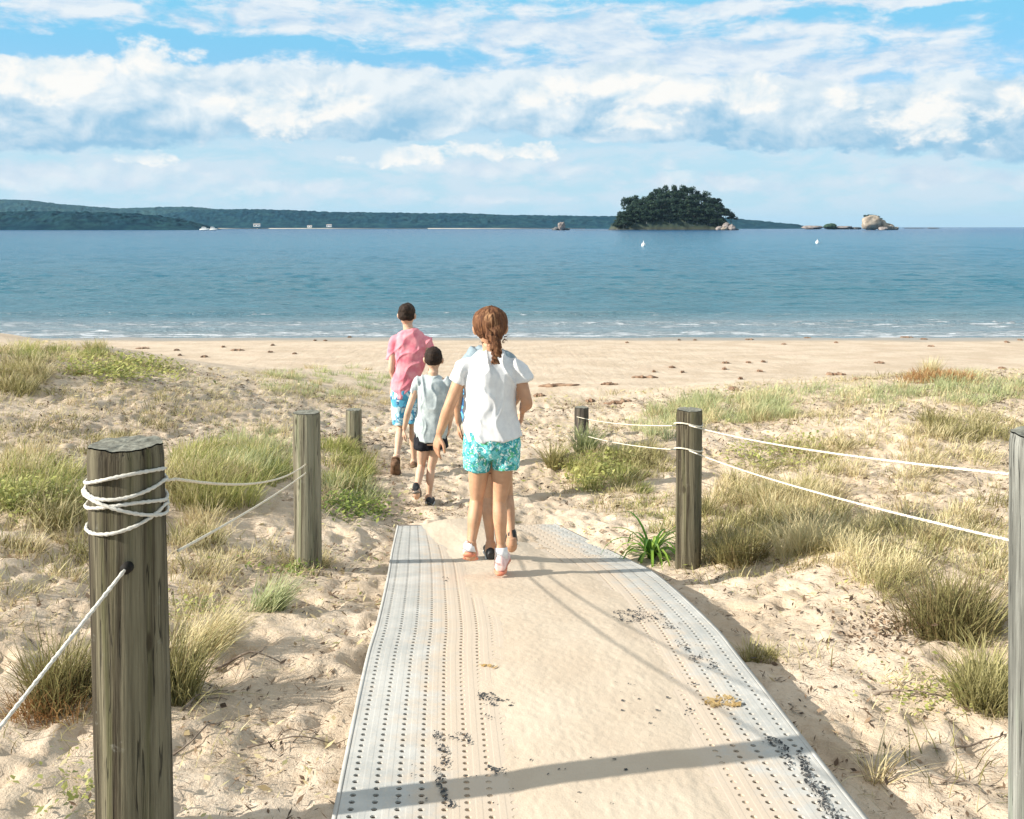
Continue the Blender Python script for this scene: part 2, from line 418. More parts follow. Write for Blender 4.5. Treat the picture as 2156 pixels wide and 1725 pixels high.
# per row: [rib flank, flat edge, hole cell ..., flat edge]
rows_s = []; rows_z = []; kinds = []
rw = 1/NR
for r in range(NR):
    o = r*rw
    for q, zq in ((.0, SUBRIB), (.12, SUBRIB), (.17, 0), (.34, 0), (.66, 0), (.83, 0), (.88, SUBRIB)):
        rows_s.append(o+q*rw); rows_z.append(zq); kinds.append('h' if q == .34 else '')
rows_s.append(1.0); rows_z.append(SUBRIB); rows_s = np.array(rows_s); rows_z = np.array(rows_z)
tl = []; tk = []
for i in range(nt):
    for q in (0.0, .23, .77): tl.append((i+q)*pit_); tk.append('h' if q == .23 else '')
tl.append(nt*pit_); tl = np.array(tl)
def deck_point(s, t_):
    A = along(LT, t_); B = along(RT, t_); s = np.asarray(s)[..., None]
    return A*(1-s)+B*s
SS, TTm = np.meshgrid(rows_s, tl, indexing='ij')
DP = deck_point(SS.ravel(), TTm.ravel()).reshape(*SS.shape, 3)
DP[..., 2] += rows_z[:, None]
DP[..., 2] += .004*(vn(SS*5, TTm*1.3, s=4)-.5)
V = list(map(tuple, DP.reshape(-1, 3))); nv = len(tl); Q = []; extra = []
hs = [i for i, k in enumerate(kinds) if k == 'h']; ht = [j for j, k in enumerate(tk) if k == 'h']
hsS = set(hs); htS = set(ht); F8 = []
for i in range(len(rows_s)-1):
    for j in range(len(tl)-1):
        a, b_, c_, d_ = i*nv+j, (i+1)*nv+j, (i+1)*nv+j+1, i*nv+j+1
        if i in hsS and j in htS:
            A, B, C, D = (np.array(V[q]) for q in (a, b_, c_, d_)); ctr = (A+B+C+D)/4
            ux = (B-A)/2*.92; uy = (D-A)/2*.92; n0 = len(V)
            for k in range(8):
                th = R(22.5+45*k-180); V.append(tuple(ctr+ux*math.cos(th)+uy*math.sin(th)))
            for k in range(8):
                th = R(22.5+45*k-180); V.append(tuple(ctr+ux*math.cos(th)+uy*math.sin(th)+np.array((0, 0, -.006))))
            h = [n0+k for k in range(8)]   # k=0 lower-left... order counter-clockwise from -157 deg
            F8 += [(a, h[1], h[0]), (a, b_, h[2]), (a, h[2], h[1]), (b_, h[3], h[2]), (b_, c_, h[4]), (b_, h[4], h[3]), (c_, h[5], h[4]), (c_, d_, h[6]), (c_, h[6], h[5]), (d_, h[7], h[6]), (d_, a, h[0]), (d_, h[0], h[7])]
            F8 += [(h[k], h[(k+1) % 8], n0+8+(k+1) % 8, n0+8+k) for k in range(8)]
        else: F8.append((a, b_, c_, d_))
mb = MB(); mb.v = V; mb.f = F8; o = mb.build('perforated_deck', M_deck, WALK, smooth=False)
VA = np.array(V); at_ = o.data.attributes.new('across', 'FLOAT', 'POINT'); xl_ = np.interp(VA[:, 1], _L[:, 1], _L[:, 0]); xr_ = np.interp(VA[:, 1], _R[:, 1], _R[:, 0])
at_.data.foreach_set('value', ((VA[:, 0]-xl_)/(xr_-xl_)).astype(np.float32))
# edge channels
for s_, nm in ((0.0, -1), (1.0, 1)):
    P = deck_point(np.full(140, s_), np.linspace(0, 6.25, 140)); A = []
    out_ = .014*nm
    for dx, dz in ((out_, .004), (out_, -.040), (out_*.2, -.040), (-.004*nm, -.004)):
        Pq = P.copy(); Pq[:, 0] += dx; Pq[:, 2] += dz; A.append(Pq)
    Vv = np.stack(A, 1).reshape(-1, 3); npmesh('edge_channel', Vv, grid_q(140, 4, True), M_deck, WALK, smooth=False)
# end plate of the far end, free corner out of the sand, end-face shade in its dark colour
P = deck_point(np.linspace(0, .42, 30), np.full(30, 6.25)); Pb = P.copy(); Pb[:, 2] -= .06; Pb[:, 1] += .004; Pc = Pb.copy(); Pc[:, 1] += .012; Pd = P.copy(); Pd[:, 1] += .016
npmesh('end_plate', np.stack([P, Pb, Pc, Pd], 1).reshape(-1, 3), grid_q(30, 4, True), mat('end_plate_shade', (.25, .2, .17), (.35, .3, .26), 20), WALK, smooth=False)
# wind-blown sand lying on the deck
ns, ntt = 300, 900
s2 = np.linspace(.02, .995, ns); t2 = np.linspace(.0, 6.25, ntt); SS, TTm = np.meshgrid(s2, t2, indexing='ij')
DP = deck_point(SS.ravel(), TTm.ravel()).reshape(*SS.shape, 3)
lo_e = np.interp(TTm, [0, 2.2, 3.3, 4.5, 5.2, 6.25], [.33, .33, .29, .26, .24, .20]); hi_e = np.interp(TTm, [0, 2.2, 3.3, 4.2, 5.2, 6.25], [.79, .80, .84, .83, .78, .66])
edge = .20*(fbm(TTm*1.1, SS*3, o=4, s=51)-.5)
mk = sst(-.17, .14, SS-lo_e+edge)*(1-sst(-.12, .10, SS-hi_e-edge*.8))
H = -.010+.0165*mk+.006*(fbm(SS*30, TTm*14, o=4, s=53)-.5)*(1-.5*mk)+.003*(fbm(SS*5, TTm*2, o=3, s=57)-.5)
H += .035*sst(5.0, 6.0, TTm)*mk**2*(1-sst(.45, .7, SS))*(.6+.8*fbm(SS*4, TTm*2, o=2, s=58))
H += .0016*mk*(vn(SS*90, TTm*50, s=59)-.5)
DP[..., 2] += H
SHEET = np.stack([DP[..., 0], DP[..., 1], np.maximum(DP[..., 2], DP[..., 2]-H+.002)], -1)
m2, t, b = newmat('blown_sand'); pos = geopos(t)
n1 = noise(t, pos, 2, 5, .6); n3 = noise(t, pos, 150, 3, .7)
base = mix(t, n1.step(.3, .7), (.52, .425, .325), (.58, .49, .385)); base = mix(t, n3.step(.56, .72)*.35, base, (.42, .32, .23))
t.links.new(base, b.inputs['Base Color']); b.inputs['Roughness'].default_value = .95; b.inputs['Specular IOR Level'].default_value = .2
bump(t, b, noise(t, pos, 40, 5, .7)*.5+n3*.3, .45, .008); M_sand2 = m2
drift_o = npmesh('sand_drift', DP.reshape(-1, 3), grid_q(ns, ntt), M_sand2)
tag(drift_o, kind='stuff', label='thin sheet of blown sand lying along the middle of the walkway', cat='sand')

# ------------------------------------------------------------------ sea
def lines_y():
    y = list(np.arange(27.0, 46, .09)); s = .09
    while y[-1] < 12000: s *= 1.022; y.append(y[-1]+s)
    return np.array(y)
wy_ = lines_y(); wx_ = stretch_lines(-26, 26, .16, 0, 1.03, (-9000, 9000))
WX, WY = np.meshgrid(wx_, wy_, indexing='ij')
amp = np.clip((WY-28)/16, .12, 2.0)*(1-sst(150, 400, WY)*.9)
rot = WX*.25
WZ = amp*(.10*(fbm(WX*.16, WY*.55+rot*.3, o=3, s=61)-.5)+.075*(fbm(WX*.55, WY*1.6, o=3, s=63)-.5)+.03*(vn(WX*2.1, WY*4.5, s=66)-.5))
br = .5*(fbm(WX*.07, WY*0+1, o=3, s=71)-.5)*6
for yc, hgt_, wd in ((31.2, .10, .35), (33.6, .12, .45), (37.0, .09, .6)):
    kk = sst(.42, .62, vn(WX*.11+yc, WY*0, s=73)); WZ = WZ+hgt_*(.35+.65*kk)*np.exp(-((WY-yc-br*.5)/wd)**2)
m, t, b = newmat('sea_water'); pos = geopos(t)
sx = t.nodes.new('ShaderNodeSeparateXYZ'); t.links.new(pos, sx.inputs[0]); xx, yy, zz = (S(t, sx.outputs[i]) for i in range(3))
ln = yy._m('LOGARITHM', 10)
pn = scalev(t, pos, (.35, 1, 1)); big = noise(t, scalev(t, pos, (.02, .10, 1)), 1.0, 4, .6)
q = (ln+(big-.5)*.35)
base = mix(t, q.step(1.46, 1.62), (.19, .27, .28), (.058, .185, .245))
base = mix(t, q.step(1.62, 2.2), base, (.018, .150, .250))
base = mix(t, q.step(2.2, 3.1), base, (.005, .070, .180))
# foam
wav = noise(t, scalev(t, pos, (.22, .22, 1)), 1.0, 2, .5)
ys_ = yy+(wav-.5)*2.6
fo = (ys_.step(29.0, 29.5)*ys_.step(31.6, 29.9)).max(ys_.step(31.6, 32.2)*ys_.step(35.0, 33.0)*.70).max(ys_.step(35.6, 36.2)*ys_.step(38.5, 36.8)*.35)
fn = noise(t, scalev(t, pos, (.8, 2.4, 1)), 1.6, 7, .72, .6)
foam = (fo*.80+(fn-.5)*4.0).step(.50, .98)*fo.step(.02, .2)
wash = ys_.step(37.5, 32)*.42
base = mix(t, wash, base, (.34, .40, .47))
caps = noise(t, scalev(t, pos, (.12, .9, 1)), .9, 6, .7).step(.73, .78)*ln.step(1.6, 1.8)*.5
foam = foam.max(caps)
col = mix(t, foam, base, (.72, .76, .80)); t.links.new(col, b.inputs['Base Color'])
t.links.new((foam*.6+.16).v, b.inputs['Roughness']); b.inputs['IOR'].default_value = 1.33
t.links.new((foam*-.1+.2).v, b.inputs['Specular IOR Level'])
hb = noise(t, scalev(t, pos, (.4, 1.4, 1)), .45, 7, .70)*1.5+noise(t, scalev(t, pos, (.5, 1.2, 1)), 3.5, 5, .65)*.16+foam*.10
bump(t, b, hb, 1.0, .75)
tag(npmesh('sea', np.stack([WX, WY, WZ], -1).reshape(-1, 3), grid_q(len(wx_), len(wy_))[:, ::-1], m), kind='structure')
# ------------------------------------------------------------------ far shores
def px_line(pts, xq):
    pts = np.array(pts, float); return np.interp(xq, pts[:, 0], pts[:, 1])
def shore_mat(name, c1, c2, c3, sc):
    m, t, b = newmat(name); pos = geopos(t)
    v1 = voro(t, pos, sc, 'Distance'); n1 = noise(t, pos, sc*.35, 5, .65)
    n2 = noise(t, pos, sc*2.2, 4, .7)
    base = mix(t, n1.step(.35, .65), c1, c2); base = mix(t, (v1*.5+n2*.6).step(.35, .75)*.7, base, c3)
    t.links.new(base, b.inputs['Base Color']); b.inputs['Roughness'].default_value = 1; b.inputs['Specular IOR Level'].default_value = .05
    return m
def ridge(name, sil, d, m, depth, step=2.0, rough=5.0, wob=.5):
    xp = np.arange(sil[0][0], sil[-1][0]+.1, step); top = px_line(sil, xp)
    n = 26; out_ = []
    zc = CAMZ-(top-478)/F*(d+depth); zc = np.maximum(zc, .3)
    for j in range(n+10):
        u = j/(n-1)
        dd = d+depth*u
        prof = math.sin(min(u, 1)*math.pi/2)**.8 if u <= 1 else max(0, 1-(u-1)*2.4)
        x = (xp-1078)/F*(d+depth*min(u, 1)); z = zc*prof
        bump_ = rough*(fbm(x/9, dd/9+0*x, o=3, s=81)-.5)*min(1, z.max()/8)*1.5*min(1, 4*u)
        bl = fbm(x/60, dd/60+0*x, o=2, s=83)-.5
        out_.append(np.stack([x, dd+0*x+bl*20, np.maximum(z+bump_*(1 if j else 0), -1 if j else -2)], -1))
    V = np.stack(out_, 1).reshape(-1, 3)
    return npmesh(name, V, grid_q(len(xp), n+10), m, smooth=False)
M_far = shore_mat('far_forest', (.026, .08, .10), (.045, .10, .105), (.012, .045, .075), .06)  # blue of the distant haze is mixed into these three forest colours
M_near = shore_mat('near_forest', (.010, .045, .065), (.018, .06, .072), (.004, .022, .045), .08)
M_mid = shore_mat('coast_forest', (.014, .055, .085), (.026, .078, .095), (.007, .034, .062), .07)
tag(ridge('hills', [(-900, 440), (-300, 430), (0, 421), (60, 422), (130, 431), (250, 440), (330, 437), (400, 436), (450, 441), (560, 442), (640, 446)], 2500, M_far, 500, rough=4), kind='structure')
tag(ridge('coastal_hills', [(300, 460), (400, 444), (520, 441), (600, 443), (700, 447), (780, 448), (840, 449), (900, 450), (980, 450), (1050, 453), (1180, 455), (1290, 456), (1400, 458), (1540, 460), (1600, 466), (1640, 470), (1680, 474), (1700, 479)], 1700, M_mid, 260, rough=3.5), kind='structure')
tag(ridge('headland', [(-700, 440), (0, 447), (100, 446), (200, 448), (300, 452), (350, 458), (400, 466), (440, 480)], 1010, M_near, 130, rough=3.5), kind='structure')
# narrow pale beach at the foot of the far coast
M_paleb = mat('far_beach_sand', (.34, .31, .26), (.45, .40, .33), .02)
mb = MB(); 
for x0, x1, d in ((540, 900, 1670), (900, 1230, 1680), (430, 540, 1650)):
    a = P3(x0, 478, d); c_ = P3(x1, 478, d); mb.box(((a[0]+c_[0])/2, d, .35), (c_[0]-a[0], 40, 1.6))
tag(mb.build('far_beach', M_paleb), kind='structure')

def rock_mesh(name, c_, size, seed, m, parent=None, sub=4, rough=.35, loc=None, flat=False):
    import bmesh
    bm = bmesh.new(); bmesh.ops.create_icosphere(bm, subdivisions=sub, radius=1)
    P = np.array([tuple(q.co) for q in bm.verts]); Fs = np.array([[q.index for q in f.verts] for f in bm.faces]); bm.free()
    n1 = fbm(P[:, 0]*1.3+seed, P[:, 1]*1.3, P[:, 2]*1.3, o=3, s=seed); n2 = fbm(P[:, 0]*4+seed, P[:, 1]*4, P[:, 2]*4, o=3, s=seed+3)
    cell = np.floor(n1*9)/9
    P = P*(1+rough*2*(cell-.5)*.7+rough*(n1-.5)+rough*.45*(n2-.5))[:, None]
    P = P*np.array(size)/1.0; P[:, 2] = np.maximum(P[:, 2], -size[2]*1.15)
    return npmesh(name, P+np.array(c_), Fs, m, parent, loc=loc, smooth=False)
M_rock = mat('grey_pink_rock', (.16, .14, .13), (.30, .26, .24), .25, rough=.95, bmp=.6, bdist=.6)
M_rock2 = mat('ochre_rock', (.22, .18, .14), (.40, .34, .27), .22, rough=.95, bmp=.7, bdist=.6)
M_rockd = mat('wet_dark_rock', (.05, .06, .07), (.14, .14, .14), .4, rough=.9)
M_scrub = mat('scrub', (.02, .05, .035), (.05, .085, .05), .4, rough=1, bmp=.6, bdist=.5)

# ------------------------------------------------------------------ wooded island
ID = 985.0
def ipx(px, py, dd=0): return P3(px, py, ID+dd)
c0 = P3(1420, 484, ID)
sil = [(1291, 487), (1297, 474), (1310, 462), (1330, 440), (1370, 425), (1420, 418), (1470, 424), (1505, 437), (1530, 456), (1541, 468), (1550, 487)]
xp = np.linspace(1288, 1552, 120); top = px_line(sil, xp); rows = []
for k in range(41):
    a = -1+2*k/40; prof = (1-abs(a)**2.4)
    x = (xp-1078)/F*ID; zc = CAMZ-(top-478)/F*ID
    rows.append(np.stack([x, ID+30+a*34+0*x, np.maximum(-1.5, zc*prof+2.2*(fbm(x/5, a*8+0*x, o=3, s=91)-.5)*2-1.2*(1-prof))], -1))
m, t, b = newmat('island_ground'); pos = geopos(t); sx = t.nodes.new('ShaderNodeSeparateXYZ'); t.links.new(pos, sx.inputs[0])
zz = S(t, sx.outputs[2]); n1 = noise(t, pos, .25, 5, .65)
base = mix(t, n1.step(.35, .65), (.018, .036, .032), (.04, .056, .032)); base = mix(t, (zz+(n1-.5)*7).step(4.2, 1.5), base, (.05, .055, .035)); base = mix(t, (zz+(n1-.5)*1.5).step(1.3, .6), base, (.035, .045, .05))
t.links.new(base, b.inputs['Base Color']); b.inputs['Roughness'].default_value = 1
tag(npmesh('island', np.stack(rows, 1).reshape(-1, 3), grid_q(120, 41), m, smooth=False), kind='structure')
ISLE_T = (xp, top)
M_crown = leafmat('dark_tree_foliage', [(.012, .034, .028), (.026, .056, .036), (.060, .095, .050)], .12)
M_bark = mat('pale_bark', (.16, .15, .13), (.30, .28, .25), 1.5)
def clump_cards(c_, r, n, size, seed, flat=.6):
    g = np.random.default_rng(seed)
    d = g.normal(size=(n, 3)); d /= np.linalg.norm(d, axis=1)[:, None]
    P = np.array(c_)+d*np.array([r, r, r*flat])*(g.random((n, 1))**.4)
    a = g.normal(size=(n, 3)); a /= np.linalg.norm(a, axis=1)[:, None]; b_ = np.cross(a, g.normal(size=(n, 3))); b_ /= np.linalg.norm(b_, axis=1)[:, None]
    s = size*(.6+.8*g.random((n, 1)))
    V = np.stack([P+a*s, P+b_*s*.6, P-a*s, P-b_*s*.6], 1).reshape(-1, 3)
    return V, np.arange(4*n).reshape(n, 4)
def far_tree(loc, h, w, seed, label):
    g = np.random.default_rng(seed)
    root = empty('island_tree', loc, label, 'tree', 'trees on the wooded island')
    Vs = []; Qs = []; o = 0
    crowns = [(g.normal(0, w*.26), g.normal(0, w*.26), h*(.35+.60*g.random()**.8)) for _ in range(10)]+[(0, 0, h*.92)]
    for i, c_ in enumerate(crowns):
        V, Q = clump_cards(np.array(c_)+np.array(loc), w*(.20+.16*g.random()), 85, .72, seed*31+i, .85); Vs.append(V); Qs.append(Q+o); o += len(V)
    V = np.vstack(Vs); tint = np.repeat(np.clip(g.random(len(V)//4)*.7+.3*np.repeat(g.random(11), 85)[:len(V)//4], 0, 1), 4)
    npmesh('crown', V, np.vstack(Qs), M_crown, root, smooth=False, tint=tint)
    mb = MB(); L = np.array(loc)
    mb.tube([L+(0, 0, -2), L+(g.normal(0, .3), 0, h*.4), L+(g.normal(0, .5), 0, h*.8)], [.38, .28, .12], 6)
    for k in range(4):
        c_ = crowns[k]; mb.tube([L+(0, 0, h*(.3+.1*k)), L+np.array(c_)*(.6, .6, .85), L+np.array(c_)], [.18, .12, .05], 5)
    mb.build('trunk', M_bark, root); return root
protos = []
spots = []
g = np.random.default_rng(5)
outl = [(1300, 462), (1312, 440), (1322, 418), (1340, 412), (1358, 416), (1372, 404), (1390, 396), (1412, 391), (1436, 393), (1456, 398), (1472, 408), (1484, 403), (1500, 415), (1514, 428), (1526, 444), (1538, 459), (1545, 468)]
for i, px in enumerate((1306, 1322, 1338, 1357, 1372, 1388, 1402, 1418, 1436, 1452, 1468, 1486, 1502, 1515, 1528, 1539)):
    spots.append((px, px_line(outl, px)+g.normal(0, 1.5), 26+g.random()*8, 1))
for i in range(24):
    px = 1304+i*9.8; spots.append((px+g.normal(0, 3), px_line(outl, px)+10+g.random()*9, 15+g.random()*8, 2))
for i in range(24):
    px = 1308+i*9.2; spots.append((px+g.normal(0, 3), px_line(outl, px)+24+g.random()*9, 6+g.random()*8, 2))
for i in range(22):
    px = 1312+i*9.2; spots.append((px+g.normal(0, 3), max(458, px_line(outl, px)+38+g.random()*10), 2+g.random()*5, 2))
for i in range(24):
    px = 1302+i*9.4; spots.append((px+g.normal(0, 3), 466+g.random()*6, -1+g.random()*4, 2))
names = {1: 'dark evergreen tree on the skyline of the wooded island', 2: 'dark evergreen tree on the near slope of the wooded island'}
for i, (px, py, dd, row) in enumerate(spots):
    d = ID+dd; x = (px-1078)/F*d; ztop = CAMZ-(py-478)/F*d
    zg_ = max(.5, (CAMZ-(px_line(sil, px)-478)/F*ID)*(1-abs((dd-30)/34)**2.4)-.8)
    h = max(8.5 if row == 1 or py < 464 else 5.5, ztop-zg_)
    if i < 8: o = far_tree((x, d, zg_), 13, 9.5, 100+i, names[row]); protos.append(o)
    else: o = copy_tree(protos[i % 8]); o.location = (x, d, zg_)
    o.scale = (.85+.3*g.random(),)*2+(h/13,); o['label'] = names[row]
# undergrowth along the island's shore
V_, Q_, o_ = [], [], 0
for i in range(60):
    px = 1298+g.random()*215; z = 1.5+g.random()*5
    V, Q = clump_cards(((px-1078)/F*ID, ID+g.random()*10+2, z), 2.2, 60, .5, 900+i, .6); V_.append(V); Q_.append(Q+o_); o_ += len(V)
V_ = np.vstack(V_); Msh = leafmat('island_scrub', [(.02, .04, .018), (.045, .062, .025), (.08, .085, .035)], .15)
tag(npmesh('island_scrub', V_, np.vstack(Q_), Msh, smooth=False, tint=np.repeat(g.random(len(V_)//4), 4)), 'low olive green scrub along the foot of the wooded island', 'scrub', kind='stuff')
def boulder_pile(name, label, cat, parts, m, group=None, base=None):
    root = empty(name, base, label, cat, group)
    for (px, py, w_, h_, dd, sd, mm) in parts:
        c_ = P3(px, py, base[1]+dd); s = base[1]/F
        rock_mesh('boulder', c_, (w_*s/2, w_*s/2*.8, h_*s/2), sd, mm or m, root)
    return root
b0 = P3(1525, 486, 975)
boulder_pile('rock_outcrop', 'broken pinkish grey rock outcrop at the right end of the wooded island', 'rocks', [(1515, 482, 18, 10, 0, 1, None), (1530, 478, 20, 17, 3, 2, None), (1541, 480, 15, 14, -1, 3, None), (1524, 483, 14, 8, -3, 4, M_rock2), (1550, 484, 12, 5, 0, 5, M_rockd)], M_rock, base=(b0[0], 975, .2))
b0 = P3(1845, 485, 1050)
rk = boulder_pile('sea_stack', 'tall ochre rock islet with a green flat top beside the open horizon', 'rock islet', [(1834, 468, 38, 34, 0, 11, None), (1853, 474, 30, 22, 2, 12, None), (1870, 478, 28, 16, 0, 13, None), (1884, 482, 18, 8, 0, 14, None), (1858, 482, 20, 9, -6, 15, M_rock)], M_rock2, base=(b0[0], 1050, .2))
V, Q = [], []; o_ = 0
for i, (px, py) in enumerate(((1822, 455), (1829, 454), (1836, 454), (1843, 455), (1849, 457), (1854, 461))):
    a, q = clump_cards(P3(px, py, 1052), 2.2, 110, .5, 700+i, .5); V.append(a); Q.append(q+o_); o_ += len(a)
V = np.vstack(V); npmesh('scrub_top', V, np.vstack(Q), M_crown, rk, smooth=False, tint=np.repeat(g.random(len(V)//4), 4))
b0 = P3(1180, 485, 965)
boulder_pile('pointed_rock', 'small pointed grey rock standing in the water left of the wooded island', 'rock', [(1181, 479, 15, 24, 0, 21, None), (1172, 483, 20, 9, 2, 22, M_rockd), (1192, 484, 18, 6, 2, 23, M_rockd)], M_rock, base=(b0[0], 965, .1))
b0 = P3(1255, 485, 960)
boulder_pile('reef', 'low dark reef lying flat between the pointed rock and the wooded island', 'reef', [(1235, 485.5, 60, 2.5, 0, 31, None), (1280, 486, 60, 3, 0, 32, None), (1330, 487, 70, 3, 0, 33, None)], M_rockd, base=(b0[0], 960, .1))
b0 = P3(1750, 482, 1300)
boulder_pile('scrubby_islet', 'low humped islet with dark scrub between the hills and the ochre rock', 'islet', [(1748, 477, 30, 14, 0, 41, M_scrub), (1712, 479, 44, 8, 4, 42, M_rock), (1774, 480, 40, 8, 4, 43, M_rock), (1800, 481, 26, 5, 4, 44, M_rockd)], M_rock, base=(b0[0], 1300, .1))
b0 = P3(1960, 481, 1500)
boulder_pile('low_reef', 'thin dark reef on the horizon right of the ochre rock', 'reef', [(1965, 480.5, 26, 2.4, 0, 51, None), (1925, 480.5, 50, 1.6, 0, 52, None)], M_rockd, base=(b0[0], 1500, .1))

# far houses, boats and buoys
M_white = mat('white_paint', (.78, .78, .76), (.84, .84, .82), 3, rough=.5)
M_roof = mat('grey_roof', (.30, .27, .25), (.42, .38, .35), 2)
M_glassd = mat('dark_glass', (.03, .04, .05), (.05, .06, .08), 2, rough=.1)
def house(px, py, d, w_, h_, label):
    x, y, z = P3(px, py, d); s = d/F; W, H = w_*s, h_*s; z = max(z, .5)
    r = empty('far_house', (x, y, z), label, 'house', 'houses on the far shore')
    mb = MB(); mb.box((x, y, z+H*.3), (W, W*.7, H*.75)); mb.build('wall', M_white, r, smooth=False)
    mb = MB(); q = [(x+a*W*.56, y+b_*W*.4, z+H*.66) for a, b_ in ((-1, -1), (1, -1), (1, 1), (-1, 1))]+[(x-W*.56, y, z+H), (x+W*.56, y, z+H)]
    mb.add(q, [(0, 1, 5, 4), (2, 3, 4, 5), (1, 2, 5), (3, 0, 4), (3, 2, 1, 0)]); mb.build('roof', M_roof, r, smooth=False)
    for k in (-.25, .25):
        mb = MB(); mb.box((x+k*W, y-W*.352, z+H*.32), (W*.18, .1, H*.26)); mb.build('window', M_glassd, r, smooth=False)
house(541, 477, 1650, 13, 6, 'small white house among trees, leftmost on the far shore')
house(652, 479, 1660, 9, 4.5, 'small white house, middle one on the far shore')
house(693, 478, 1655, 10, 5.5, 'small white house, rightmost on the far shore')
def motor_boat(px, d, L, label):
    x = (px-1078)/F*d; r = empty('motor_boat', (x, d, .3), label, 'boat', 'boats moored off the headland')
    mb = MB(); mb.tube([(x-L/2, d, .9), (x-L*.35, d, .8), (x, d, .75), (x+L*.35, d, .95), (x+L*.52, d, 1.4)], [(.5, 1.0), (.75, 1.5), (.85, 1.6), (.8, 1.1), (.1, .1)], 12, (0, 1, 0)); mb.build('hull', M_white, r)
    mb = MB(); mb.box((x-L*.08, d, 2.2), (L*.42, 2.0, 1.5)); mb.box((x-L*.12, d, 3.1), (L*.30, 1.8, .35)); mb.build('cabin', M_white, r, smooth=False)
    mb = MB(); mb.box((x-L*.08, d-1.02, 2.4), (L*.34, .06, .55)); mb.build('cabin_window', M_glassd, r, smooth=False)
motor_boat(431, 900, 9, 'white motor boat moored off the headland, the left one of the pair')
motor_boat(449, 905, 8, 'white motor boat moored off the headland, the right one of the pair')
def buoy(px, py, r_, label):
    d = CAMZ*F/(py+2-478); x = (px-1078)/F*d; r = empty('mooring_buoy', (x, d, 0), label, 'buoy', 'white mooring buoys')
    rr = r_*d/F
    mb = MB(); mb.tube([(x, d, -rr*.3), (x, d, 0), (x, d, rr*.8), (x, d, rr*1.5), (x, d, rr*1.75)], [rr*.5, rr*.9, rr, rr*.6, rr*.1], 16); mb.build('float', M_white, r)
    mb = MB(); mb.tube([(x, d, rr*1.7), (x, d, rr*2.6)], [rr*.15, rr*.12], 8); mb.build('mooring_ring', M_white, r)
buoy(1355, 517, 4.5, 'larger white mooring buoy on the water below the wooded island')
buoy(1721, 511, 3.6, 'smaller white mooring buoy on the water left of the ochre rock islet')
# ------------------------------------------------------------------ posts
def woodmat(name, light, dark, green, k=1.0):
    m, t, b = newmat(name); o = coord(t)
    g1 = noise(t, scalev(t, o, (16, 16, .9)), 1, 6, .65, .6); g2 = noise(t, scalev(t, o, (70, 70, 2.2)), 1, 5, .7)
    g3 = noise(t, scalev(t, o, (9, 9, .8)), 1, 3, .6, 1.5); g4 = noise(t, scalev(t, o, (30, 30, 30)), 1, 5, .7)
    c_ = mix(t, g1.step(.38, .62), dark, light); c_ = mix(t, g3.step(.5, .66)*.65, c_, green)
    c_ = mix(t, g2.step(.55, .75)*.75, c_, tuple(q*.30 for q in dark)); c_ = mix(t, g4.step(.62, .78)*.30, c_, (.46, .47, .42))
    g5 = noise(t, scalev(t, o, (260, 260, 3.5)), 1, 4, .7); g6 = noise(t, scalev(t, o, (34, 34, .7)), 1, 3, .6, .8)
    c_ = mix(t, g5.step(.45, .7)*.28, c_, tuple(q*.45 for q in dark)); c_ = mix(t, g5.step(.5, .3)*.30, c_, tuple(min(1, q*1.5) for q in light))
    crack = (g6-.5).abs().step(.009, .002); c_ = mix(t, crack*.7, c_, (.012, .010, .008))
    kn = voro(t, scalev(t, o, (9, 9, 3.2)), 1.0).step(.10, .05); c_ = mix(t, kn*.7, c_, (.03, .02, .012))
    t.links.new(c_, b.inputs['Base Color']); b.inputs['Roughness'].default_value = .85; b.inputs['Specular IOR Level'].default_value = .25
    bump(t, b, g2*-1+g1*.4+g5*-.4+crack*-1.5, .9, .006); return m
M_w1 = woodmat('weathered_treated_pine', (.18, .16, .105), (.036, .027, .016), (.095, .095, .036))
M_w2 = woodmat('pale_weathered_pine', (.30, .28, .20), (.13, .11, .075), (.17, .19, .10))
M_w3 = woodmat('silver_weathered_pine', (.30, .30, .27), (.12, .12, .105), (.19, .22, .17))
M_char = woodmat('charred_pine', (.14, .12, .10), (.04, .035, .03), (.10, .09, .05))
m, t, b = newmat('end_grain'); o_ = coord(t)
wv = noise(t, o_, 60, 5, .7); rg = noise(t, scalev(t, o_, (1, 1, 0)), 22, 3, .6)
t.links.new(mix(t, wv.step(.35, .7), (.12, .115, .09), (.28, .28, .23)), b.inputs['Base Color']); b.inputs['Roughness'].default_value = .9; bump(t, b, wv, .8, .005); M_end = m
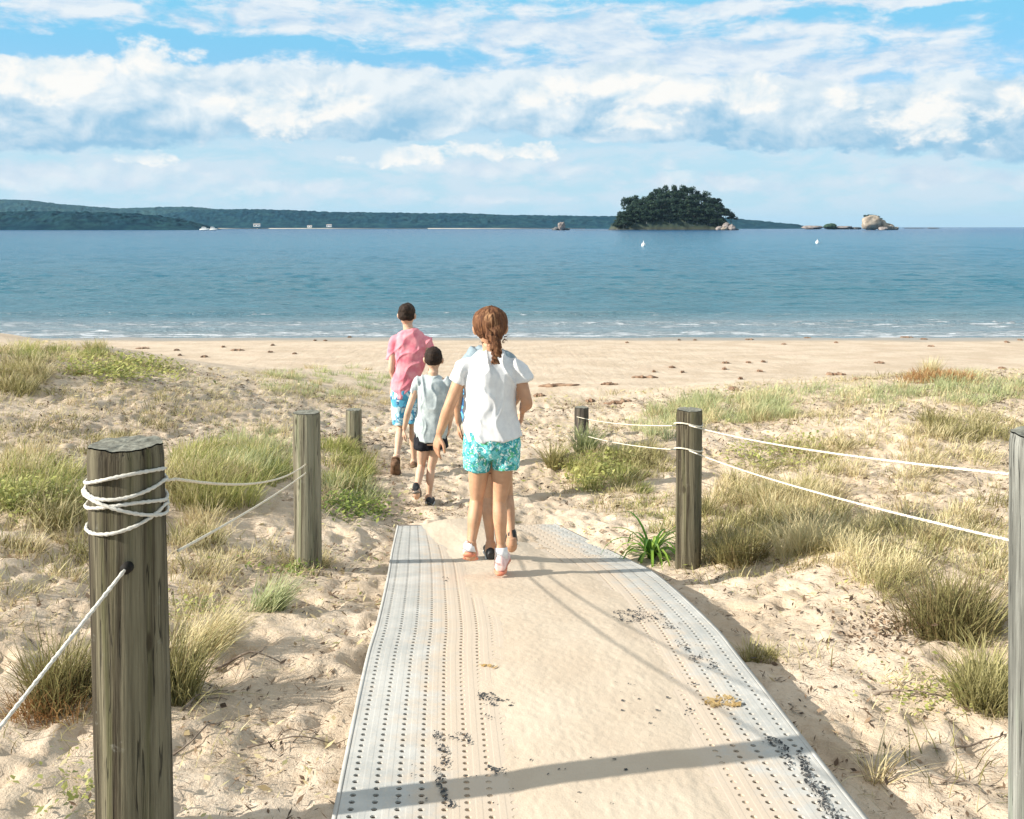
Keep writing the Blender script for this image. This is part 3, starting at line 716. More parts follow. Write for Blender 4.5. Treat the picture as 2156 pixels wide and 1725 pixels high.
def post(loc, r, top, lean, m, label, seed, name='fence_post', bury=.35, hole=None):
    x, y, z0 = loc; H = top-z0; root = empty(name, loc, label, 'post', 'round timber posts beside the walkway')
    nh, na = 70, 96; h = np.linspace(-bury, H, nh)[:, None]; a = np.linspace(0, 2*np.pi, na, endpoint=False)[None, :]
    rr = r*(1+.035*(fbm(np.cos(a)*2+seed+0*h, np.sin(a)*2+h*.8, o=3, s=seed)-.5)*2)
    cr = vn(a*7+seed+.25*vn(h*3, 0*h, s=seed), h*1.1+0*a, s=seed+1); rr = rr-r*.045*sst(.80, .95, cr)
    cr = vn(a*19+seed, h*2.4+0*a, s=seed+2); rr = rr-r*.018*sst(.6, .9, cr)
    rr = rr*(1-.035*sst(H-.012, H, h))
    hx = x+lean[0]*(h/H); hy = y+lean[1]*(h/H)
    rough_top = .006*(vn(np.cos(a)*4+0*h, np.sin(a)*4+0*h, s=seed+5)-.5)*sst(H-.05, H, h)
    V = np.stack([hx+rr*np.cos(a), hy+rr*np.sin(a), z0+h+rough_top+0*a], -1).reshape(-1, 3)
    npmesh('post_shaft', V, grid_q(nh, na, True)[:, ::-1], m, root)
    # sawn end, slightly dished
    K = 9; rim = V[-na:]; c_ = rim.mean(0); A = []
    for k in range(K):
        q = k/(K-1); P = rim*(1-q)+c_*q; P[:, 2] += .003+.004*(fbm(P[:, 0]*60, P[:, 1]*60, o=3, s=seed)-.5)*min(1, q*4); A.append(P)
    npmesh('post_top', np.concatenate(A), grid_q(K, na, True)[:, ::-1], M_end, root)
    return root
def zof(py, d): return CAMZ-(py-478)/F*d
FP = (-.786, 2.05); FT = zof(936, 2.05)
gz = lambda x, y: float(ground_z(np.array([x]), np.array([y]))[0])
PF = post((FP[0], FP[1], gz(*FP)), .0760, FT, (-.027, 0), M_w1, 'thick mossy timber post wrapped in white rope, nearest on the left', 3)
post((-1.15, 5.5, gz(-1.15, 5.5)), .0760, zof(869, 5.5), (-.012, 0), M_w2, 'grey green timber post left of the walkway where the boards end', 7)
post((-1.56, 9.6, gz(-1.56, 9.6)), .078, zof(863, 9.6), (.0, 0), M_w2, 'small distant timber post in green grass left of the path', 12)
post((1.05, 5.8, gz(1.05, 5.8)), .0760, zof(863, 5.8), (.008, 0), M_w1, 'dark weathered timber post with two ropes right of the walkway', 15)
post((.70, 9.8, gz(.70, 9.8)), .072, zof(858, 9.8), (0, 0), M_char, 'short charred timber post in spiky grass right of the path', 19)
post((1.128, 2.05, gz(1.128, 2.05)), .0760, zof(916, 2.05), (0.004, 0), M_w3, 'pale silver timber post cut by the right edge of the picture', 23)
post((-1.57, 2.40, gz(-1.57, 2.40)), .058, 3.05, (0, 0), M_w1, 'slim tall timber post left of the rope wrapped post, its shadow crossing the walkway', 27)
# ------------------------------------------------------------------ ropes
m, t, b = newmat('white_rope'); o_ = coord(t)
n1 = noise(t, o_, 300, 3, .6); t.links.new(mix(t, n1, (.46, .43, .37), (.74, .72, .66)), b.inputs['Base Color']); b.inputs['Roughness'].default_value = .8
bump(t, b, noise(t, o_, 500, 2, .5), .6, .002); M_rope = m
M_rope2 = mat('cream_rope', (.60, .54, .42), (.80, .74, .62), 200, rough=.85, bmp=.5, bdist=.002)
def sag(a, b_, s, n=14):
    a = np.array(a); b_ = np.array(b_); u = np.linspace(0, 1, n)[:, None]
    P = a*(1-u)+b_*u; P[:, 2] -= s*4*(u*(1-u))[:, 0]; return list(P)
def twisted(mb, pts, r):
    """two strands laid round one another"""
    P = np.array([tuple(p) for p in pts], float); seg = np.linalg.norm(np.diff(P, axis=0), axis=1).sum()
    n = max(12, int(seg/(r*2.6))); s0 = np.r_[0, np.cumsum(np.linalg.norm(np.diff(P, axis=0), axis=1))]; q = np.linspace(0, s0[-1], n)
    P = np.stack([np.interp(q, s0, P[:, k]) for k in range(3)], -1); T = np.gradient(P, axis=0); T /= np.linalg.norm(T, axis=1)[:, None]
    a = np.cross(T, (0.1, .05, 1.)); a /= np.linalg.norm(a, axis=1)[:, None]; b_ = np.cross(T, a)
    for k in range(2):
        th = q/(r*7)*2*np.pi+k*np.pi
        C = P+(a*np.cos(th)[:, None]+b_*np.sin(th)[:, None])*r*.32
        mb.tube(C, [r*.74]*n, 6, sub=1)
def rope(name, pts, r, label, m=None):
    mb = MB(); twisted(mb, pts, r); c_ = pts[len(pts)//2]
    o = mb.build(name, m or M_rope, loc=tuple(c_)); return tag(o, label, 'rope')
def fx(z): return FP[0]-.027*(z-gz(*FP))/(FT-gz(*FP))
wr = .0805
arcs = [(988, 1004), (1020, 1027), (1072, 1032), (1055, 1050), (1071, 1112)]
path = []
for i, (yr, yl) in enumerate(arcs):
    zr, zl = zof(yr-2, 2.05), zof(yl-4, 2.05)
    if i:
        z_prev = zof(arcs[i-1][1]-4, 2.05)
        for k in range(1, 12):
            th = np.pi+np.pi*-(k/12); z = z_prev+(zr-z_prev)*k/12; path.append((fx(z)+wr*np.cos(np.pi-np.pi*k/12), FP[1]+wr*np.sin(np.pi-np.pi*k/12), z))
    for k in range(0, 19):
        u = k/18; z = zr+(zl-zr)*u+(.010*math.sin(i*2.1+u*5)); w_ = wr+(.004 if i == 2 else 0); path.append((fx(z)+w_*np.cos(-np.pi*u), FP[1]+w_*np.sin(-np.pi*u), z))
rope('rope_coil', path, .0044, 'white rope wound five times round the nearest left post')
hz = zof(1197, 1.97); hx_ = (265-1078)/F*1.968
rope('rope_stay', [(hx_, 1.979, hz)]+sag((hx_, 1.966, hz), (-1.42, 1.33, 1.72), .004)[0:], .0044, 'white rope threaded through the nearest left post and slanting down out of the picture')
mb = MB(); mb.tube([(hx_, 1.980, hz), (hx_, 1.964, hz)], [.012, .011], 14); o = mb.build('rope_hole_disc', mat('hole_shade', (.008, .007, .006), (.02, .015, .01), 30), PF)  # solid disc on the post, the hole's inner shade put into its colour
LB = lambda y, d: P3(346, y, d)
rope('upper_rope', [(-.75, 2.11, zof(1012, 2.11))]+sag((-.735, 2.13, zof(1009, 2.13)), (-1.15, 5.44, zof(972, 5.5)), .05), .0038, 'upper slack cream rope between the nearest left post and the grey green post', M_rope2)
rope('lower_rope', sag((-.73, 2.13, zof(1160, 2.13)), (-1.15, 5.44, zof(990, 5.5)), .012), .0038, 'lower cream rope between the nearest left post and the grey green post', M_rope2)
for nm, a, b_, c_, lab, sg in (('upper_rope', (1215, 878), (1451, 896), (2148, 1001), 'upper cream rope strung along the posts right of the path', .03), ('lower_rope', (1215, 912), (1451, 949), (2148, 1143), 'lower cream rope strung along the posts right of the path', .03)):
    A = P3(a[0], a[1], 9.74); B = P3(b_[0], b_[1], 5.725); C = P3(c_[0], c_[1], 2.05)
    rope(nm, sag(A, B, sg)+sag(B, C, sg*.8)[1:], .0042, lab, M_rope2)
    # the loop each rope takes round the dark post
    ring = [(1.05+.083*math.cos(k*math.pi/10), 5.8+.083*math.sin(k*math.pi/10), B[2]+.012*math.sin(k*.6)) for k in range(21)]
    rope('rope_loop', ring, .0052, ('upper' if nm[0] == 'u' else 'lower')+' rope loop round the dark weathered post right of the walkway', M_rope2)
# ------------------------------------------------------------------ vegetation
M_dry = leafmat('dry_grass', [(.24, .17, .09), (.56, .46, .26), (.74, .65, .40), (.46, .43, .21)], .35)
M_olive = leafmat('olive_grass', [(.20, .13, .07), (.20, .18, .07), (.42, .38, .17), (.64, .56, .31)], .3)
M_green = leafmat('green_grass', [(.10, .13, .04), (.25, .29, .08), (.50, .48, .18), (.66, .59, .30)], .35)
M_blue = leafmat('blue_green_grass', [(.24, .29, .15), (.38, .42, .22), (.55, .56, .31), (.46, .47, .18)], .35)
M_rust = leafmat('rusty_shrub', [(.24, .12, .05), (.36, .19, .08), (.45, .29, .13), (.42, .38, .16)], .25)
M_creep = leafmat('creeper_leaf', [(.24, .26, .08), (.40, .42, .12), (.58, .56, .22), (.20, .24, .08)], .35)
M_strap = leafmat('strappy_leaf', [(.06, .15, .02), (.16, .31, .04), (.34, .50, .09)], .35, .4)
M_weedy = leafmat('green_weed', [(.10, .15, .04), (.20, .26, .06), (.34, .38, .10)], .3)
M_twig = mat('twig', (.12, .09, .07), (.28, .22, .17), 30)
M_dead = leafmat('dead_litter', [(.05, .035, .025), (.14, .09, .055), (.32, .22, .14)], .1)
class Blades:
    def __init__(s): s.V = []; s.T = []; s.n = 0
    def add(s, base, dirv, h, w, bend, tint, g):
        """base (n,3); dirv (n,3) unit lean directions; h,w,bend (n,)"""
        n = len(base); up = np.array([0, 0, 1.]); hd = dirv.copy(); hd[:, 2] = 0
        hd /= np.linalg.norm(hd, axis=1)[:, None]+1e-9
        side = np.cross(hd, up); wig = g.normal(0, .16, n); tw = g.normal(0, .6, n)[:, None]; side = side*np.cos(tw)+hd*np.sin(tw)
        rows = []
        for u, wk in ((0, 1), (.38, .85), (.72, .55), (1, .08)):
            c_ = base+dirv*(h*u)[:, None]+hd*(bend*h*u*u)[:, None]+side*(wig*h*u*u)[:, None]-up*(bend*h*.45*u**3)[:, None]
            rows += [c_-side*(w*wk/2)[:, None], c_+side*(w*wk/2)[:, None]]
        s.V.append(np.stack(rows, 1).reshape(-1, 3)); s.T.append(np.repeat(tint, 8)); s.n += n
    def build(s, name, m, loc=None, parent=None):
        V = np.vstack(s.V); k = np.arange(s.n)[:, None, None]*8
        Q = (k+np.array([[0, 1, 3, 2], [2, 3, 5, 4], [4, 5, 7, 6]])[None]).reshape(-1, 4)
        return npmesh(name, V, Q, m, parent, loc=loc, smooth=True, tint=np.clip(np.concatenate(s.T), 0, 1))
def tuft(B, x, y, R_, n, h, w, g, spread=.75, lean=(0, 0), tint=(.0, 1.), bend=.35, zoff=0):
    a = g.random(n)*2*np.pi; r = R_*np.sqrt(g.random(n)); bx = x+r*np.cos(a); by = y+r*np.sin(a)
    base = np.stack([bx, by, ground_z(bx, by)-.012+zoff], -1)
    an = a+g.normal(0, .7, n); tl = np.abs(g.standard_t(3, n))*.5*spread*(.35+r/R_); tl = np.minimum(tl, 4)
    dv = np.stack([np.cos(an)*tl+lean[0], np.sin(an)*tl+lean[1], np.ones(n)], -1); dv /= np.linalg.norm(dv, axis=1)[:, None]
    hh = h*(.45+.65*g.random(n)); t0 = tint[0]+(tint[1]-tint[0])*np.clip(.5*g.random()+.5*g.random(n), 0, 1)
    B.add(base, dv, hh, w*(.7+.6*g.random(n)), bend*(.2+1.6*g.random(n)**2), t0, g)
def scatter(cx, cy, rx, ry, n, g, power=.5):
    a = g.random(n)*2*np.pi; r = g.random(n)**power
    return ground_hit(cx+rx*r*np.cos(a), cy+ry*r*np.sin(a))
def on_walk(x, y, mgn=.06):
    xl = np.interp(y, _L[:, 1], _L[:, 0]); xr = np.interp(y, _R[:, 1], _R[:, 0])
    return (y < 7.0) & (x > xl-mgn) & (x < xr+mgn)
g = np.random.default_rng(11)
mats = {'dry': M_dry, 'olive': M_olive, 'green': M_green, 'blue': M_blue}
stuff = {k: Blades() for k in mats}
# px ellipses of the photo's vegetation: (cx, cy, rx, ry, tufts, kind, height m, blades per tuft, tuft radius, spread)
PATCH = [
 (90, 745, 150, 18, 70, 'green', .22, 60, .12, .9), (30, 800, 60, 32, 46, 'olive', .25, 80, .14, 1.0), (200, 770, 160, 22, 50, 'dry', .18, 50, .12, 1.0),
 (200, 870, 260, 60, 95, 'dry', .14, 34, .13, 1.3), (120, 930, 160, 35, 46, 'olive', .14, 40, .12, 1.2), (520, 850, 200, 50, 60, 'dry', .13, 34, .12, 1.3),
 (690, 805, 150, 32, 85, 'blue', .17, 48, .12, 1.0), (760, 840, 70, 24, 30, 'dry', .15, 44, .1, 1.1), (560, 790, 70, 12, 16, 'dry', .12, 34, .1, 1.1),
 (480, 990, 115, 52, 100, 'green', .24, 80, .12, .8), (560, 960, 90, 50, 50, 'blue', .24, 70, .12, .8), (400, 1030, 70, 45, 36, 'olive', .24, 70, .12, .8),
 (90, 1030, 120, 50, 56, 'green', .24, 70, .13, .8), (120, 1090, 110, 40, 34, 'olive', .22, 70, .12, .9), (40, 980, 80, 30, 20, 'dry', .2, 50, .12, 1.0),
 (725, 980, 50, 60, 52, 'green', .22, 70, .10, .8), (740, 1040, 55, 30, 26, 'blue', .18, 60, .09, .9), (690, 1060, 30, 30, 10, 'dry', .16, 40, .1, 1),
 (480, 1190, 140, 50, 30, 'dry', .15, 46, .11, 1.2), (420, 1130, 70, 40, 22, 'dry', .2, 60, .11, 1), (650, 1195, 48, 20, 16, 'olive', .14, 50, .07, 1),
 (400, 1260, 60, 80, 12, 'dry', .14, 44, .09, 1.3), (30, 1200, 60, 60, 14, 'dry', .16, 60, .10, 1.1), (150, 1180, 50, 50, 12, 'olive', .18, 70, .08, .9),
 (1520, 868, 150, 26, 120, 'blue', .28, 60, .13, .8), (1400, 900, 70, 24, 34, 'blue', .2, 50, .12, .9), (1840, 838, 330, 22, 150, 'blue', .20, 44, .15, .9), (2080, 815, 110, 26, 60, 'blue', .25, 50, .15, .9),
 (1900, 890, 280, 30, 60, 'dry', .14, 36, .13, 1.1), (2040, 905, 130, 30, 70, 'olive', .2, 50, .13, 1.0), (1700, 970, 140, 40, 36, 'olive', .16, 50, .12, 1.1), (1880, 960, 220, 50, 70, 'dry', .19, 60, .13, 1.0),
 (1270, 990, 70, 45, 60, 'green', .2, 70, .11, .8), (1350, 975, 60, 40, 34, 'olive', .2, 60, .11, .9), (1290, 1050, 110, 40, 40, 'dry', .11, 40, .11, 1.2), (1370, 1080, 60, 50, 20, 'green', .13, 50, .1, 1),
 (1560, 1090, 100, 60, 50, 'olive', .24, 90, .10, .75), (1670, 1090, 100, 60, 50, 'dry', .24, 80, .11, .8), (1480, 1160, 60, 28, 20, 'olive', .14, 60, .07, .9), (1620, 1040, 150, 30, 40, 'dry', .2, 60, .12, .9),
 (1850, 1160, 140, 60, 54, 'dry', .2, 80, .10, .85), (1980, 1080, 130, 60, 36, 'dry', .17, 60, .12, 1.0), (1850, 1230, 70, 30, 12, 'olive', .17, 70, .08, .9), (2090, 1180, 60, 60, 16, 'dry', .2, 70, .1, .9), (1600, 1190, 130, 25, 14, 'dry', .12, 50, .09, 1.1),
 (1920, 1440, 60, 40, 5, 'dry', .1, 40, .06, 1.2), (820, 1130, 12, 14, 4, 'dry', .08, 40, .05, 1), (230, 1450, 60, 60, 5, 'dry', .12, 40, .06, 1.2),
]
for (cx, cy, rx, ry, n, kd, h, nb, tr, sp) in PATCH:
    x, y, z = scatter(cx, cy, rx, ry, n, g)
    for i in range(n):
        if on_walk(x[i], y[i]): continue
        k = kd if g.random() < .75 else ('dry' if kd != 'dry' else 'olive')
        if g.random() < (.08 if kd == 'green' else .15): continue
        tuft(stuff[k], x[i], y[i], tr*(.5+.9*g.random()), int(nb*(.3+1.1*g.random()**1.5)*1.15), h*.80*(.45+.75*g.random()), .0036+.00028*y[i], g, sp, lean=(.10+.1*g.normal(), -.05))
# thin wider scatter, also out of the frame at both sides
for i in range(900):
    x = g.uniform(-14, 16); y = g.uniform(2.2, 14.5)
    pc = np.interp(y, [0, 5, 7, 9, 13], [.2, .05, -.2, -.75, -.9])
    if abs(x-pc) < 1.15+.12*max(0, y-6) or on_walk(x, y, .3): continue
    if vn(np.array([x*.9]), np.array([y*.9]), s=5)[0] < .45 and abs(x) < .55*y: continue
    tuft(stuff['dry' if g.random() < .6 else 'olive'], x, y, .14, int(10+26*g.random()), .06+.10*g.random(), .0035+.0002*y, g, 1.2)
for i in range(1500):      # low thin growth that ties the patches together
    y = 2.6+11.5*g.random()**.8; x = g.uniform(-.62*y-1.5, .62*y+1.5); pc = np.interp(y, [0, 5, 7, 9, 13], [.2, .05, -.2, -.75, -.9])
    if abs(x-pc) < 1.0+.09*max(0, y-6) or on_walk(x, y, .3): continue
    if fbm(np.array([x*.55]), np.array([y*.55]), o=2, s=5)[0] < (.50 if y < 5 else .40): continue
    tuft(stuff['dry' if g.random() < .65 else 'olive'], x, y, .26, int(14+30*g.random()), .05+.07*g.random(), .0030+.0002*y, g, 1.6, bend=.7)
labs = {'dry': 'straw coloured dry dune grass spread over the sand on both sides', 'olive': 'brownish olive dune grass spread through the dry grass', 'green': 'fresh green dune grass in patches by the posts and dune crest', 'blue': 'pale blue green dune grass along the edge of the beach'}
for k, B in stuff.items(): tag(B.build('dune_grass', mats[k]), labs[k], 'grass', kind='stuff')

# single tussocks that stand out
def tussock(px, py, n, h, R_, m, label, w=.0045, spread=.9, tint=(0, 1), name='grass_tussock', sub=5, lean=(.06, 0), cat='grass tussock'):
    x, y, z = ground_hit(px, py); x, y, z = float(x[0]), float(y[0]), float(z[0]); B = Blades(); g2 = np.random.default_rng(int(px*7+py))
    for k in range(sub):
        a = g2.random()*6.28; r = R_*.6*math.sqrt(g2.random()); tuft(B, x+r*math.cos(a), y+r*math.sin(a), R_*.45, n//sub, h*(.8+.3*g2.random()), w, g2, spread, lean, tint)
    return tag(B.build(name, m, loc=(x, y, z)), label, cat)
tussock(1990, 1330, 1700, .27, .24, M_olive, 'big dark hearted grass tussock beside the silver post, upper one', sub=8, spread=.85, tint=(-.1, .9))
tussock(2060, 1470, 1100, .20, .17, M_olive, 'green brown grass tussock low beside the silver post, below the big one', sub=6, tint=(.1, 1))
tussock(1590, 1390, 420, .09, .09, M_olive, 'small brown tussock against the right edge of the walkway', spread=1.1, w=.0035)
tussock(150, 1470, 900, .26, .15, M_olive, 'reddish green weedy tussock just left of the rope wrapped post', sub=8, spread=.6, tint=(-.1, .75), w=.004)
tussock(105, 1500, 420, .13, .14, M_rust, 'rusty brown low tussock left of the rope wrapped post, at its foot', spread=1.3, w=.0035)
tussock(1560, 1180, 900, .26, .18, M_olive, 'dense brown green tussock right of the dark weathered post', sub=6, spread=.8, tint=(-.1, .9))
tussock(1700, 1160, 800, .26, .20, M_dry, 'straw coloured tussock in front of the ropes right of the walkway', sub=6, spread=.8)
tussock(470, 1060, 900, .24, .26, M_green, 'large fresh green tussock behind the rope wrapped post', sub=7, spread=.8)
tussock(335, 1470, 700, .30, .13, M_olive, 'shaggy tussock half hidden behind the rope wrapped post', sub=6, spread=.6)
tussock(420, 1370, 420, .22, .13, M_dry, 'slanting bleached grass tussock right of the rope wrapped post', sub=5, spread=.7, lean=(.55, .25), w=.004)
tussock(560, 1290, 300, .20, .08, M_blue, 'thin pale green tussock leaning right, between the two nearest left posts', sub=4, spread=.5, lean=(.35, .2))
tussock(1228, 955, 320, .36, .10, M_blue, 'spiky blue green tussock round the short charred post', sub=3, spread=.55, w=.009)
tussock(1180, 985, 240, .28, .12, M_olive, 'dry spiky tussock left of the short charred post', sub=3, spread=.9, w=.008)
tussock(650, 1195, 300, .13, .10, M_olive, 'scruffy tussock at the foot of the grey green post', sub=5, spread=.9)
tussock(1850, 1640, 46, .19, .05, M_dry, 'few bleached stalks by the shadow tip right of the walkway', sub=2, spread=.9, w=.004)
tussock(1980, 800, 1500, .16, .55, M_rust, 'rusty orange shrub on the sand at the edge of the beach', name='rusty_shrub', sub=14, spread=1.2, w=.010, cat='shrub')
tussock(1955, 790, 300, .30, .22, M_dry, 'wispy pale stalks standing out of the rusty orange shrub', sub=3, spread=.6, w=.007)

def leaf_patch(cx, cy, rx, ry, n, size, name, label, m=M_creep, kind='stuff', cat='creeper', hgt=.06, seed=3, twigs=True):
    g2 = np.random.default_rng(seed); x, y, z = scatter(cx, cy, rx, ry, max(6, n//26), g2)
    k = g2.integers(0, len(x), n); sp = .05+.010*y[k]
    px_ = x[k]+g2.normal(0, 1, n)*sp; py_ = y[k]+g2.normal(0, 1, n)*sp; pz = ground_z(px_, py_)+hgt*g2.random(n)**1.2
    keep = ~on_walk(px_, py_, .02); px_, py_, pz = px_[keep], py_[keep], pz[keep]; n = len(px_)
    P = np.stack([px_, py_, pz], -1); a = g2.random(n)*6.28
    d = np.stack([np.cos(a), np.sin(a), g2.normal(.15, .35, n)], -1); s_ = np.stack([-np.sin(a), np.cos(a), g2.normal(0, .35, n)], -1)
    L = (size*(.6+.8*g2.random(n)))[:, None]; nrm = np.cross(d, s_)
    V = np.stack([P, P+d*L*.5+s_*L*.28+nrm*L*.08, P+d*L, P+d*L*.5-s_*L*.28+nrm*L*.08], 1).reshape(-1, 3)
    c_ = (float(px_.mean()), float(py_.mean()), float(pz.min()))
    return tag(npmesh(name, V, np.arange(4*n).reshape(-1, 4), m, loc=c_, smooth=False, tint=np.repeat(g2.random(n), 4)), label, cat, kind=kind)
leaf_patch(270, 782, 110, 22, 1500, .055, 'beach_creeper', 'yellow green leafy creeper on the dune crest above the left posts', hgt=.12)
leaf_patch(735, 1072, 48, 18, 800, .035, 'leafy_weed', 'bright green leafy weed on the sand right of the grey green post', m=M_weedy, seed=5, cat='weed', hgt=.07)
leaf_patch(1640, 955, 100, 34, 900, .035, 'beach_creeper', 'yellow flecked creeper behind the ropes right of the dark post', seed=6)
leaf_patch(1260, 1000, 55, 26, 600, .04, 'beach_creeper', 'yellow green creeper in front of the short charred post', seed=7, hgt=.12)
leaf_patch(410, 1290, 26, 20, 170, .022, 'leafy_weed', 'tiny yellow green weed right of the rope wrapped post', seed=8, cat='weed')
leaf_patch(605, 1210, 18, 12, 200, .024, 'leafy_weed', 'small green weed at the foot of the grey green post', m=M_weedy, seed=9, cat='weed')
leaf_patch(195, 1690, 20, 22, 130, .02, 'leafy_weed', 'yellow weed left of the foot of the rope wrapped post', seed=10, cat='weed', hgt=.1)
leaf_patch(1950, 1470, 60, 24, 260, .02, 'leafy_weed', 'straggling green weed left of the lower tussock by the silver post', seed=12, cat='weed')
leaf_patch(1835, 1345, 34, 34, 260, .022, 'dead_weed', 'dark withered weed on open sand right of the walkway', m=M_dead, seed=13, cat='weed', hgt=.1)
leaf_patch(60, 1080, 60, 30, 500, .03, 'leafy_weed', 'green leafy weed at the left edge among the tall grass', seed=14, cat='weed', hgt=.16)
leaf_patch(1520, 1478, 28, 10, 60, .02, 'dry_leaf_scraps', 'orange scraps of dry leaf lying on the right side of the walkway', m=leafmat('orange_scrap', [(.55, .38, .15), (.70, .55, .30)]), seed=15, cat='leaves', hgt=.004, kind=None) if False else None
# ground-hugging leaves and litter everywhere in the dune vegetation
def litter(n, size, m, name, label, seed, box, hgt=.015):
    g2 = np.random.default_rng(seed); x = g2.uniform(box[0], box[1], n); y = box[2]+(box[3]-box[2])*g2.random(n)**1.2
    msk = vn(x*1.7, y*1.7, s=seed)*.6+vn(x*6, y*6, s=seed+1)*.4; keep = (msk > (.45 if m is M_dead else .50)) & ~on_walk(x, y, .0); x = x[keep]; y = y[keep]; n = len(x)
    P = np.stack([x, y, ground_z(x, y)+.003+hgt*g2.random(n)], -1); a = g2.random(n)*6.28
    d = np.stack([np.cos(a), np.sin(a), g2.normal(.05, .3, n)], -1); s_ = np.stack([-np.sin(a), np.cos(a), g2.normal(0, .3, n)], -1)
    L = (size*(.35+1.0*g2.random(n)**2)*(1+.12*y))[:, None]; wd = (.05+.22*g2.random(n)**3)[:, None]
    V = np.stack([P-d*L*.5, P+s_*L*wd, P+d*L*.5, P-s_*L*wd], 1).reshape(-1, 3)
    return tag(npmesh(name, V, np.arange(4*n).reshape(-1, 4), m, smooth=False, tint=np.repeat(g2.random(n), 4)), label, 'litter', kind='stuff')
litter(170000, .021, M_dead, 'plant_litter', 'dark dry bits of plant strewn over the dune sand', 21, (-8, 9, 2.2, 13.5))
litter(70000, .026, M_dry, 'straw_litter', 'short bits of straw strewn over the dune sand', 22, (-9, 10, 2.2, 14.5), .03)
litter(30000, .018, M_creep, 'ground_leaves', 'small yellow green leaves hugging the dune sand', 23, (-9, 10, 4.5, 14.0), .04)
# the strap-leaved plant
x, y, z = (float(q[0]) for q in ground_hit(1372, 1175)); root_b = Blades(); g2 = np.random.default_rng(77)
def strap(B, x, y, z, n, L, w):
    for i in range(n):
        a = g2.random()*6.28; e = g2.uniform(.5, 2.0); segs = 7; l = L*(.6+.5*g2.random()); P = []; c_ = np.array([x+.02*math.cos(a), y+.02*math.sin(a), z-.01]); th = R(86)-e*.25
        for k in range(segs+1):
            P.append(c_.copy()); c_ = c_+np.array([math.cos(a)*math.cos(th), math.sin(a)*math.cos(th), math.sin(th)])*l/segs; th -= e*.42
            c_[2] = max(c_[2], z+.01)
        P = np.array(P); sd = np.array([-math.sin(a), math.cos(a), 0]); wk = np.array([.7, 1, 1, .95, .85, .65, .4, .05])*w/2
        B.append((P, sd, wk, g2.random()))
Bs = []; strap(Bs, x, y, z, 46, .42, .018); Vv, Qq, Tt = [], [], []; o_ = 0
for P, sd, wk, tn in Bs:
    mid = P-np.array([0, 0, .003]); V = np.stack([P-sd*wk[:, None], mid, P+sd*wk[:, None]], 1).reshape(-1, 3); Vv.append(V); Qq.append(grid_q(len(P), 3)+o_); o_ += len(V); Tt += [tn]*len(V)
tag(npmesh('strap_leaf_plant', np.vstack(Vv), np.vstack(Qq), M_strap, loc=(x, y, z), tint=Tt), 'bright green strap leaved plant leaning over the walkway edge by the dark post', 'plant')

# dead sticks
def stick(px, py, L, ang, label, r=.004, br=2, seed=1):
    g2 = np.random.default_rng(seed); x, y, z = (float(q[0]) for q in ground_hit(px, py)); mb = MB()
    def run(x, y, a, L, r, lift):
        P = []; 
        for k in range(6):
            P.append((x, y, gz(x, y)+r+lift*math.sin(k/5*3.1))); x += math.cos(a)*L/5; y += math.sin(a)*L/5; a += g2.normal(0, .3)
        mb.tube(P, [r*(1-.13*k) for k in range(6)], 6, ref=(0, 0, 1), sub=2); return P
    P = run(x, y, ang, L, r, .02)
    for b_ in range(br): q = P[1+b_]; run(q[0], q[1], ang+g2.choice([-1, 1])*.8, L*.45, r*.6, .015)
    return tag(mb.build('dead_stick', M_twig, loc=(x, y, z)), label, 'stick')
stick(365, 1590, .32, .95, 'thin dark stick lying on the sand right of the rope wrapped post foot', .003, 0, 1)
stick(385, 1500, .22, 1.3, 'crooked dead stick under the litter right of the rope wrapped post', .005, 2, 2)
stick(430, 1410, .30, .2, 'tangled bleached root below the slanting grass right of the rope wrapped post', .006, 3, 3)
stick(520, 1580, .35, .3, 'curved dead stem pressed into the sand left of the walkway', .003, 2, 4)
stick(1840, 1460, .30, .1, 'forked dead twig on open sand right of the walkway', .004, 3, 5)
stick(1960, 1640, .18, -1.2, 'thin leaning twig at the lower right between walkway and silver post', .004, 1, 6)
stick(2010, 1570, .2, .3, 'short dark twig left of the silver post, low down', .004, 1, 7)
# ------------------------------------------------------------------ seaweed on the beach
M_weed = mat('dry_seaweed', (.16, .095, .06), (.32, .21, .14), 14, rough=.95, bmp=.8, bdist=.02)
SW = [(1176, 814, 90, 5, 'longest brown seaweed strip on the beach right of the girl'), (1283, 811, 38, 4, 'straight brown seaweed strip right of the longest one'), (1358, 796, 58, 8, 'thick reddish seaweed clump on the mid beach above the short post'), (1135, 833, 26, 3, 'small dark seaweed scrap just right of the girl'), (1243, 846, 20, 4, 'dark seaweed scrap nearest the short charred post'), (1300, 850, 60, 2, 'thin seaweed thread nearest the grass edge'), (1760, 789, 42, 8, 'reddish seaweed clump left of the rusty shrub'), (1851, 765, 22, 5, 'dark seaweed clump above the rusty shrub'), (1909, 711, 28, 4, 'dark seaweed clump near the water, upper right'), (1945, 715, 16, 4, 'dark seaweed scrap near the water right of a larger clump'), (1233, 704, 30, 3, 'seaweed strip at the waterline right of the girl')]
SM = [(1415, 775, 20), (1437, 784, 12), (1377, 784, 12), (1528, 765, 22), (1576, 765, 16), (1607, 763, 14), (1525, 779, 14), (1559, 799, 14), (1600, 783, 18), (1545, 822, 30), (1799, 801, 12), (1430, 717, 10), (1463, 717, 12), (1578, 716, 26), (1183, 704, 20), (2148, 717, 14), (2120, 722, 12), (2110, 776, 20), (200, 739, 18), (372, 739, 16), (430, 752, 22), (470, 732, 12), (569, 742, 16), (574, 728, 12), (663, 718, 10), (685, 718, 12), (736, 711, 12), (379, 749, 12), (300, 735, 40), (1650, 726, 14), (1700, 712, 20), (1320, 722, 10), (2040, 705, 14), (620, 745, 14), (1760, 722, 10), (500, 738, 40), (1960, 730, 20)]
